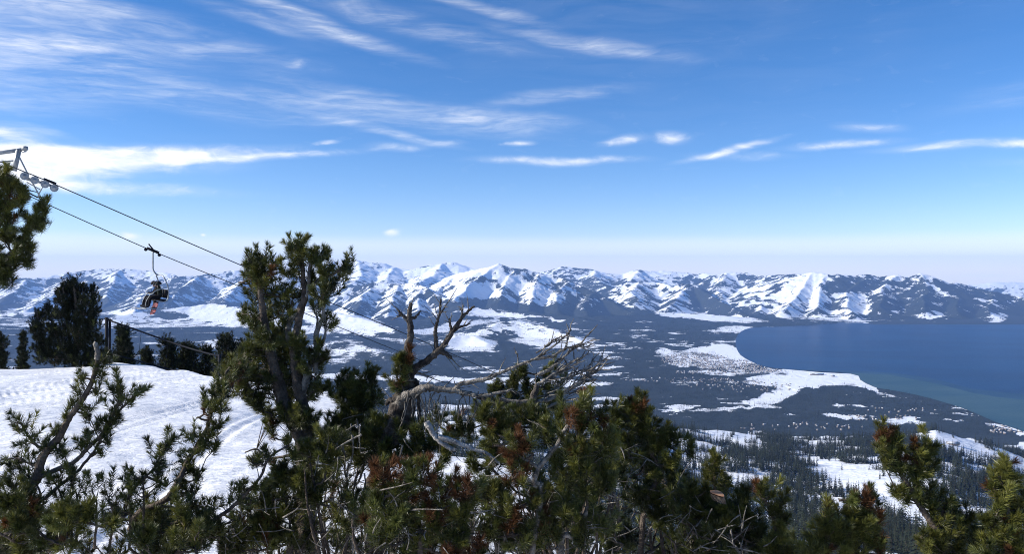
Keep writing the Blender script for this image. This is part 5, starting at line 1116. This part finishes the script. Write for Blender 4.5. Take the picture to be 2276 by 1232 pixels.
def lift_tower():
    D = 31.8; bx, by = (-95 - CX) / F * 34, 34.0; base = (bx, by, gz_at(bx, by) - .3)
    t = tag(empty('lift_tower', base), 'grey steel chairlift tower top with crossarm and wheel train at the left edge', 'lift tower')
    topz = P3(-95, 352, 34)[2]
    part('pole', [tube_arrays(np.array([[bx, by, base[2]], [bx, by, topz]]), np.array([.36, .28]), 20, 0, 0)], M_STEEL, t, base, True)
    part('crossarm', [beam(P3(-230, 372, 37), P3(58, 331.5, D), .11, .13)], M_STEEL, t, base)
    part('end_bracket', [beam(P3(50, 330, D), P3(60, 329, D), .16, .14), beam(P3(50, 337, D), P3(58, 336, D), .05, .06)], M_STEEL, t, base)
    part('lower_strut', [beam(P3(-120, 371, 33.6), P3(33, 357, D), .05)], M_STEEL, t, base)
    part('hanger_leg', [beam(P3(42, 333, D), P3(31, 380, D), .13, .16)], M_STEEL, t, base)
    part('tie_rod', [tube([P3(43.5, 350, D), P3(63, 389, D)], .028)], M_STEEL, t, base)
    axis = np.cross(RA[3] - RA[1], [0, 0, 1])
    wb = part('wheel_beam', [beam(P3(50, 394, 31.5), P3(84, 405, 31.8), .07, .12), beam(P3(90, 403, 31.8), P3(124, 418, 32.1), .07, .10), beam(P3(66, 398, 31.6), P3(106, 411, 31.9), .09, .09)], M_STEEL, t, base)
    for x, y, d in [(54.5, 391.5, 31.4), (77, 400.5, 31.6), (100, 409.5, 31.8), (120.5, 418, 32)]:
        c = P3(x, y, d); w = part('sheave_wheel', [wheel(c, axis, .155, .10)], M_STEEL, wb, base, True)
    part('rope_catcher', [beam(P3(97, 397, 31.9), P3(125, 408, 32.1), .08, .07)], M_BLACK, t, base)
    part('support_frame', [tube([P3(72, 406, D), P3(86, 432, D)], .028), tube([P3(95, 415, D), P3(86, 432, D)], .025), tube([P3(86, 430, D), P3(86, 438, D)], .03), tube([P3(60, 405, D), P3(92, 423, D)], .02)], M_STEEL, t, base)
    part('catwalk', [beam(P3(50, 420, 31.7), P3(82, 427, 31.9), .14, .03), beam(P3(62, 428, 31.7), P3(84, 439, 31.9), .14, .04), beam(P3(80, 438, 31.9), P3(104, 439.5, 32.1), .12, .035)], M_BLACK, t, base)
    axis2 = np.cross(RB[3] - RB[1], [0, 0, 1])
    wb2 = part('wheel_beam', [beam(P3(20, 421, 35.7), P3(64, 441, 36.3), .09, .10)], M_STEEL, t, base)
    for x, y, d in [(22, 422.5, 35.7), (40, 430.5, 36), (60, 439, 36.2)]: part('sheave_wheel', [wheel(P3(x, y, d), axis2, .155, .10)], M_STEEL, wb2, base, True)
    part('hanger_leg', [beam(P3(-30, 344, 34.5), P3(30, 425, 35.9), .12, .14)], M_STEEL, t, base)
lift_tower()

def fence():
    D = 33.0; base = P3(240, 812, 35.5)
    t = tag(empty('slope_fence', base), 'dark two-post fence with a thick sagging padded rail along the brow', 'fence')
    dkm = mat('dark_padding', (.012, .013, .018), .8, .15, (.02, .021, .028), 3)
    part('post', [beam(P3(237, 706, 35.5), P3(237, 825, 35.5), .10, .10)], dkm, t, base); part('post', [beam(P3(244, 709, 35.6), P3(244, 825, 35.6), .08, .08)], dkm, t, base)
    part('post', [beam(P3(488, 788, D), P3(488, 850, D), .11, .11)], dkm, t, base)
    part('brace', [beam(P3(233, 708, 35.5), P3(249, 714, 35.5), .06, .10)], dkm, t, base)
    part('top_rail', [tube([P3(244, 713, 35.5), P3(290, 729, 35), P3(334, 745, 34.5), P3(400, 768, 34), P3(450, 783, 33.4), P3(490, 793, D)], .036)], dkm, t, base, True)
    part('bottom_rail', [tube([P3(244, 787, 35.5), P3(290, 798, 35), P3(334, 811, 34.5), P3(380, 822, 34), P3(430, 832, 33.4), P3(488, 846, D)], .03)], dkm, t, base, True)
    for x in (312, 372, 432): part('cord', [tube([P3(x + 2, np.interp(x, [290, 334, 400, 450], [730, 746, 769, 784]), 34.3), P3(x - 5, np.interp(x, [290, 334, 380, 430], [797, 810, 821, 831]), 34.3)], .008, 5)], dkm, t, base)
fence()

# ---- chair with riders
M_SKIN = mat('skin', (.42, .25, .18), .6, .3); 
def rider(name, label, parent_loc, rot, off, jacket, pants, helmet, arm_up=False, skis=True, lean=0.0, board=False):
    Rm = Matrix.Rotation(rot, 3, 'Z'); loc = Vector(parent_loc) + Rm @ Vector(off)
    J = {'pelvis': (0, 0, .12, .15), 'waist': (.0, 0, .27, .145), 'chest': (.03, lean * .06, .46, .165), 'neck': (.05, lean * .1, .60, .065), 'head': (.07, lean * .12, .74, .10),
         'shl': (.03, .17 + lean * .06, .54, .075), 'shr': (.03, -.17 + lean * .06, .54, .075), 'ell': (.16, .25, .33, .055), 'elr': (.16, -.25, .33, .055), 'hal': (.34, .16, .30, .045), 'har': (.34, -.16, .30, .045),
         'hipl': (.08, .10, .10, .11), 'hipr': (.08, -.10, .10, .11), 'knl': (.46, .13, .11, .085), 'knr': (.46, -.13, .11, .085), 'anl': (.52, .13, -.30, .062), 'anr': (.52, -.13, -.30, .062), 'tol': (.70, .13, -.37, .055), 'tor': (.70, -.13, -.37, .055)}
    if arm_up: J['ell'] = (.10, .34, .62, .055); J['hal'] = (.18, .42, .84, .05)
    E = [('pelvis', 'waist'), ('waist', 'chest'), ('chest', 'neck'), ('neck', 'head'), ('chest', 'shl'), ('chest', 'shr'), ('shl', 'ell'), ('shr', 'elr'), ('ell', 'hal'), ('elr', 'har'), ('pelvis', 'hipl'), ('pelvis', 'hipr'), ('hipl', 'knl'), ('hipr', 'knr'), ('knl', 'anl'), ('knr', 'anr'), ('anl', 'tol'), ('anr', 'tor')]
    K = list(J); me = bpy.data.meshes.new('tmp'); me.from_pydata([J[k][:3] for k in K], [(K.index(a), K.index(b)) for a, b in E], [])
    ob = bpy.data.objects.new('tmp', me); COL.objects.link(ob)
    md = ob.modifiers.new('skin', 'SKIN'); md.use_smooth_shade = True
    for i, k in enumerate(K): me.skin_vertices[0].data[i].radius = (J[k][3], J[k][3]); me.skin_vertices[0].data[i].use_root = (k == 'pelvis')
    sb = ob.modifiers.new('sub', 'SUBSURF'); sb.levels = 1; sb.render_levels = 1
    dg = bpy.context.evaluated_depsgraph_get(); body = bpy.data.meshes.new_from_object(ob.evaluated_get(dg)); bpy.data.objects.remove(ob)
    body.name = 'body'
    for m in (jacket, pants, M_SKIN, M_BLACK): body.materials.append(m)
    for f in body.polygons:
        c = f.center
        if c.z > .64 and math.hypot(c.x - .07, c.y - lean * .12) < .2 and not (arm_up and c.y > .3): f.material_index = 2
        elif c.z < -.26: f.material_index = 3
        elif c.z < .2 and c.x > -.2 and not (c.x > .25 and c.z > .24): f.material_index = 1
        if (abs(c.y) < .26 and c.x > .27 and .24 < c.z < .38): f.material_index = 3
        f.use_smooth = True
    t = tag(empty(name, loc), label, 'person', 'riders on the chairlift'); t.rotation_euler.z = rot
    link('body', body, t)
    V, Fs = [], []
    hc = np.array([.06, lean * .12, .79]); n1_, n2_ = 8, 12
    for i in range(n1_):
        a = math.pi * .62 * i / (n1_ - 1)
        for k in range(n2_): b_ = k * 2 * math.pi / n2_; V.append(hc + np.array([math.sin(a) * math.cos(b_) * .145, math.sin(a) * math.sin(b_) * .125, math.cos(a) * .13]))
    Fs = [[i * n2_ + k, (i + 1) * n2_ + k, (i + 1) * n2_ + (k + 1) % n2_, i * n2_ + (k + 1) % n2_] for i in range(n1_ - 1) for k in range(n2_)]
    part('helmet', [tri_arr(V, Fs)], helmet, t, (0, 0, 0), True)
    part('goggles', [beam((.17, lean * .12 - .08, .75), (.17, lean * .12 + .08, .75), .05, .065)], M_BLACK, t, (0, 0, 0))
    if skis:
        wht = mat('ski_top', (.55, .57, .60), .4, .5, (.3, .32, .36), 5)
        for sy in (.13, -.13):
            part('ski', [beam((-.25, sy, -.44), (1.05, sy, -.44), .085, .025), beam((1.05, sy, -.44), (1.25, sy, -.37), .08, .02)], wht, t, (0, 0, 0))
    return t
def chair():
    D = 39.6; c = P3(351, 667, D); d = RB[3] - RB[4]; d[2] = 0; d /= np.linalg.norm(d); rot = math.atan2(d[1], d[0])   # uphill, the way the riders face
    t = tag(empty('lift_chair', c), 'chairlift chair hanging from the lower rope with three riders on it', 'lift chair'); t.rotation_euler.z = rot
    Rinv = np.array(Matrix.Rotation(-rot, 3, 'Z')); g = Rinv @ (P3(340, 557, D) - c)       # grip in the chair's frame
    O = (0, 0, 0)
    W = 1.05
    part('seat', [beam((.0, -W, .0), (.0, W, .0), .46, .07)], M_BLACK, t, O)
    part('backrest', [beam((-.26, -W, .32), (-.26, W, .32), .05, .42)], M_BLACK, t, O)
    part('frame', [tube([(.25, s * (W + .05), -.02), (-.22, s * (W + .05), -.02), (-.30, s * (W + .05), .55), (-.15, s * W, 1.05), (-.05, s * W * .72, 1.24), (-.02, 0, 1.27)], .032) for s in (-1, 1)], M_STEEL, t, O, True)
    for s in (-1, 1): part('armrest', [tube([(-.27, s * (W + .05), .3), (.05, s * (W + .05), .32), (.22, s * (W + .05), .26)], .025)], M_BLACK, t, O, True)
    part('safety_bar', [tube([(-.2, -W - .02, .62), (.25, -W - .02, .50), (.42, -W * .9, .34), (.42, W * .9, .34), (.25, W + .02, .50), (-.2, W + .02, .62)], .02)], M_STEEL, t, O, True)
    part('footrest', [tube([(.42, y, .32), (.62, y, -.05), (.66, y, -.40)], .018) for y in (-.55, .55)] + [tube([(.66, -.85, -.40), (.66, .85, -.40)], .02)], M_STEEL, t, O, True)
    part('hanger', [tube([(-.02, 0, 1.25), (g[0] * .5, 0, 1.32), (g[0] * .95, g[1] * .8, 1.5), (g[0], g[1], 1.75), (g[0], g[1], g[2] - .04)], .038)], M_STEEL, t, O, True)
    sl_ = (RB[3] - RB[4]); sl_ = Rinv @ (sl_ / np.linalg.norm(sl_))
    part('grip', [beam(g - sl_ * .30, g + sl_ * .30, .11, .13), beam(g - sl_ * .05 + [0, 0, .02], g + sl_ * .22 + [0, 0, .24], .05, .06), wheel(g + sl_ * .36 - [0, 0, .1], (0, 1, 0), .08, .06), wheel(g - sl_ * .32 - [0, 0, .1], (0, 1, 0), .08, .06)], M_BLACK, t, O)
    dark = mat('dark_green_jacket', (.012, .018, .015), .9, .08, (.02, .025, .02), 5); blk = mat('black_clothes', (.008, .008, .010), .9, .08, (.014, .014, .016), 5)
    blue = mat('navy_blue_jacket', (.02, .06, .16), .75, .2, (.03, .085, .2), 5); grey = mat('dark_grey_trousers', (.015, .015, .018), .9, .08, (.025, .025, .028), 5)
    base = Vector(c)
    rider('person', 'rider in dark green clothes with one arm raised, on the near side of the chair', base, rot, (.02, .68, .035), dark, blk, M_BLACK, arm_up=True, lean=-.2)
    rider('person', 'rider in black seated in the middle of the chair over the red board', base, rot, (.02, 0, .035), blk, grey, M_BLACK, skis=False)
    rider('person', 'rider in a navy blue jacket on the far side of the chair', base, rot, (.02, -.68, .035), blue, blk, M_BLACK, lean=.1)
    # the board
    red = mat('red_board', (.17, .05, .065), .7, .1, (.24, .11, .125), 4)
    bc = P3(344, 682, D) ; tb = tag(empty('snowboard', bc), 'red snowboard hanging from the middle rider', 'snowboard')
    ax = np.array([.10, -.62, -.55]); ax /= np.linalg.norm(ax); sd = np.cross(ax, [0.2, .75, -.6]); sd /= np.linalg.norm(sd); nn = np.cross(ax, sd)
    V = []
    for k in range(28):
        a = k * 2 * math.pi / 28; cx_, sx_ = math.cos(a), math.sin(a)
        l = math.copysign(abs(cx_) ** .35, cx_) * .62; w = math.copysign(abs(sx_) ** .6, sx_) * .145 * (1 - .18 * math.cos(2 * a) * 0)
        for h in (-.012, .012): V.append(ax * l + sd * w + nn * (h + .06 * (abs(l) / .62) ** 6))
    n = 28; Fs = [[2 * k, 2 * ((k + 1) % n), 2 * ((k + 1) % n) + 1, 2 * k + 1] for k in range(n)] + [[2 * k for k in range(n)], [2 * k + 1 for k in range(n)][::-1]]
    part('deck', [tri_arr(V, Fs)], red, tb, O)
    for s in (-.24, .24): part('binding', [beam(ax * (s - .05) + nn * .04, ax * (s + .05) + nn * .04, .2, .05), beam(ax * s + nn * .06, ax * s + nn * .16, .12, .03)], M_BLACK, tb, O)
chair()

# ------------------------------------------------------------------ town, lodges, log
def houses():
    M_WALL = mat('house_wall', (.16, .12, .09), .8, .2, (.3, .27, .24), .02); M_ROOF = mat('snowy_roof', (.75, .77, .81), .7, .2, (.10, .09, .085), .035)
    V, T, mi, n = [], [], [], 0; g = np.random.default_rng(4)
    regions = [(1545, 800, 75, 15, 480), (1630, 812, 85, 11, 420), (1700, 823, 60, 5, 90), (1590, 828, 110, 4, 80), (1520, 845, 130, 5, 60), (1950, 929, 90, 7, 30), (2240, 955, 45, 10, 46), (1780, 950, 140, 10, 40), (1650, 860, 130, 12, 80), (2000, 912, 110, 5, 20)]
    for cx_, cy_, rx, ry, k in regions:
        for _ in range(k):
            a, r = g.uniform(0, 6.28), math.sqrt(g.random()); px, py = cx_ + rx * r * math.cos(a), cy_ + ry * r * math.sin(a)
            d = -LAKE_Z / ((py - HY) / F); x = (px - CX) / F * d
            if not shore_ok(np.array([x]), np.array([d]))[0]: continue
            z = LAKE_Z - 3; w, l, h = g.uniform(7, 11), g.uniform(8, 15), g.uniform(4, 7); rf = h + g.uniform(2, 4); an = g.uniform(0, 3.14); ca, sa = math.cos(an), math.sin(an)
            P = [(-w / 2, -l / 2, 0), (w / 2, -l / 2, 0), (w / 2, l / 2, 0), (-w / 2, l / 2, 0), (-w / 2, -l / 2, h), (w / 2, -l / 2, h), (w / 2, l / 2, h), (-w / 2, l / 2, h), (0, -l / 2, rf), (0, l / 2, rf)]
            V += [(x + a_ * ca - b_ * sa, d + a_ * sa + b_ * ca, z + c_) for a_, b_, c_ in P]
            for f, m in (((0, 1, 5, 4), 0), ((1, 2, 6, 5), 0), ((2, 3, 7, 6), 0), ((3, 0, 4, 7), 0), ((4, 5, 8), 0), ((6, 7, 9), 0), ((5, 6, 9, 8), 1), ((7, 4, 8, 9), 1)):
                for i in range(1, len(f) - 1): T.append((n + f[0], n + f[i], n + f[i + 1])); mi.append(m)
            n += 10
    me = mesh_np('houses', np.array(V), tris=np.array(T)); me.materials.append(M_WALL); me.materials.append(M_ROOF); me.polygons.foreach_set('material_index', np.array(mi, np.int32))
    tag(link('houses', me), kind='stuff')
    def lodge(px, py, d, w, l, h, rot, label, cat='building'):
        x = (px - CX) / F * d; z = gz_at(x, d); t = tag(empty('lodge', (x, d, z)), label, cat); t.rotation_euler.z = rot
        part('walls', [beam((0, -l / 2, h / 2), (0, l / 2, h / 2), w, h)], M_WALL, t, (0, 0, 0))
        part('roof', [tri_arr([(-w * .6, -l * .55, h * .9), (w * .6, -l * .55, h * .9), (w * .6, l * .55, h * .9), (-w * .6, l * .55, h * .9), (0, -l * .55, h * 1.6), (0, l * .55, h * 1.6)], [(0, 3, 2, 1), (0, 1, 4), (3, 5, 2), (1, 2, 5, 4), (3, 0, 4, 5)])], M_ROOF, t, (0, 0, 0))
    lodge(2118, 976, 2450, 14, 34, 7, 1.4, 'small dark lodge on the upper white slope near the lake'); lodge(2218, 992, 2350, 12, 26, 6, 1.2, 'low brown hut at the top of the white slope right of the lodge')
    lodge(1815, 834, 6750, 26, 110, 9, 1.5, 'long dark shed row on the white shore meadow'); lodge(1851, 836, 6650, 22, 26, 9, 1.5, 'single dark shed beside the long row on the shore meadow')
houses()
def log():
    M_CUT = mat('fresh_cut_wood', (.36, .16, .08), .8, .2, (.50, .30, .17), 40)
    D = 3.45; c = P3(1594, 1099, D); t = tag(empty('cut_log', c), 'flat orange sawn wood disc lying on top of the very dark thicket', 'log')
    ax = np.array([.12, -.10, .95]); ax /= np.linalg.norm(ax); Rm = frame(ax, .3); k = 18; V = []; Wf = []
    for i in range(k):
        a = i * 6.2832 / k; r = .036 * (1 + .12 * math.sin(3 * a + 1) + .06 * math.sin(7 * a)); q = Rm @ np.array([r * math.cos(a), r * math.sin(a) * .8, 0]); V.append(q)
    V2 = [v - ax * .035 + np.array([.02, .02, 0]) for v in V]
    part('bark', [tri_arr(V + V2, [[i, (i + 1) % k, k + (i + 1) % k, k + i] for i in range(k)] + [list(range(k, 2 * k))])], M_BARK, t, (0, 0, 0), True)
    part('cut_face', [tri_arr([v * .97 + ax * .004 for v in V], [list(range(k))])], M_CUT, t, (0, 0, 0))
log()
print('TUFT TOTAL objects', len(bpy.data.objects), 'tris', sum(len(o.data.polygons) for o in bpy.data.objects if o.type == 'MESH' and not o.name.startswith('needle_tuft')))
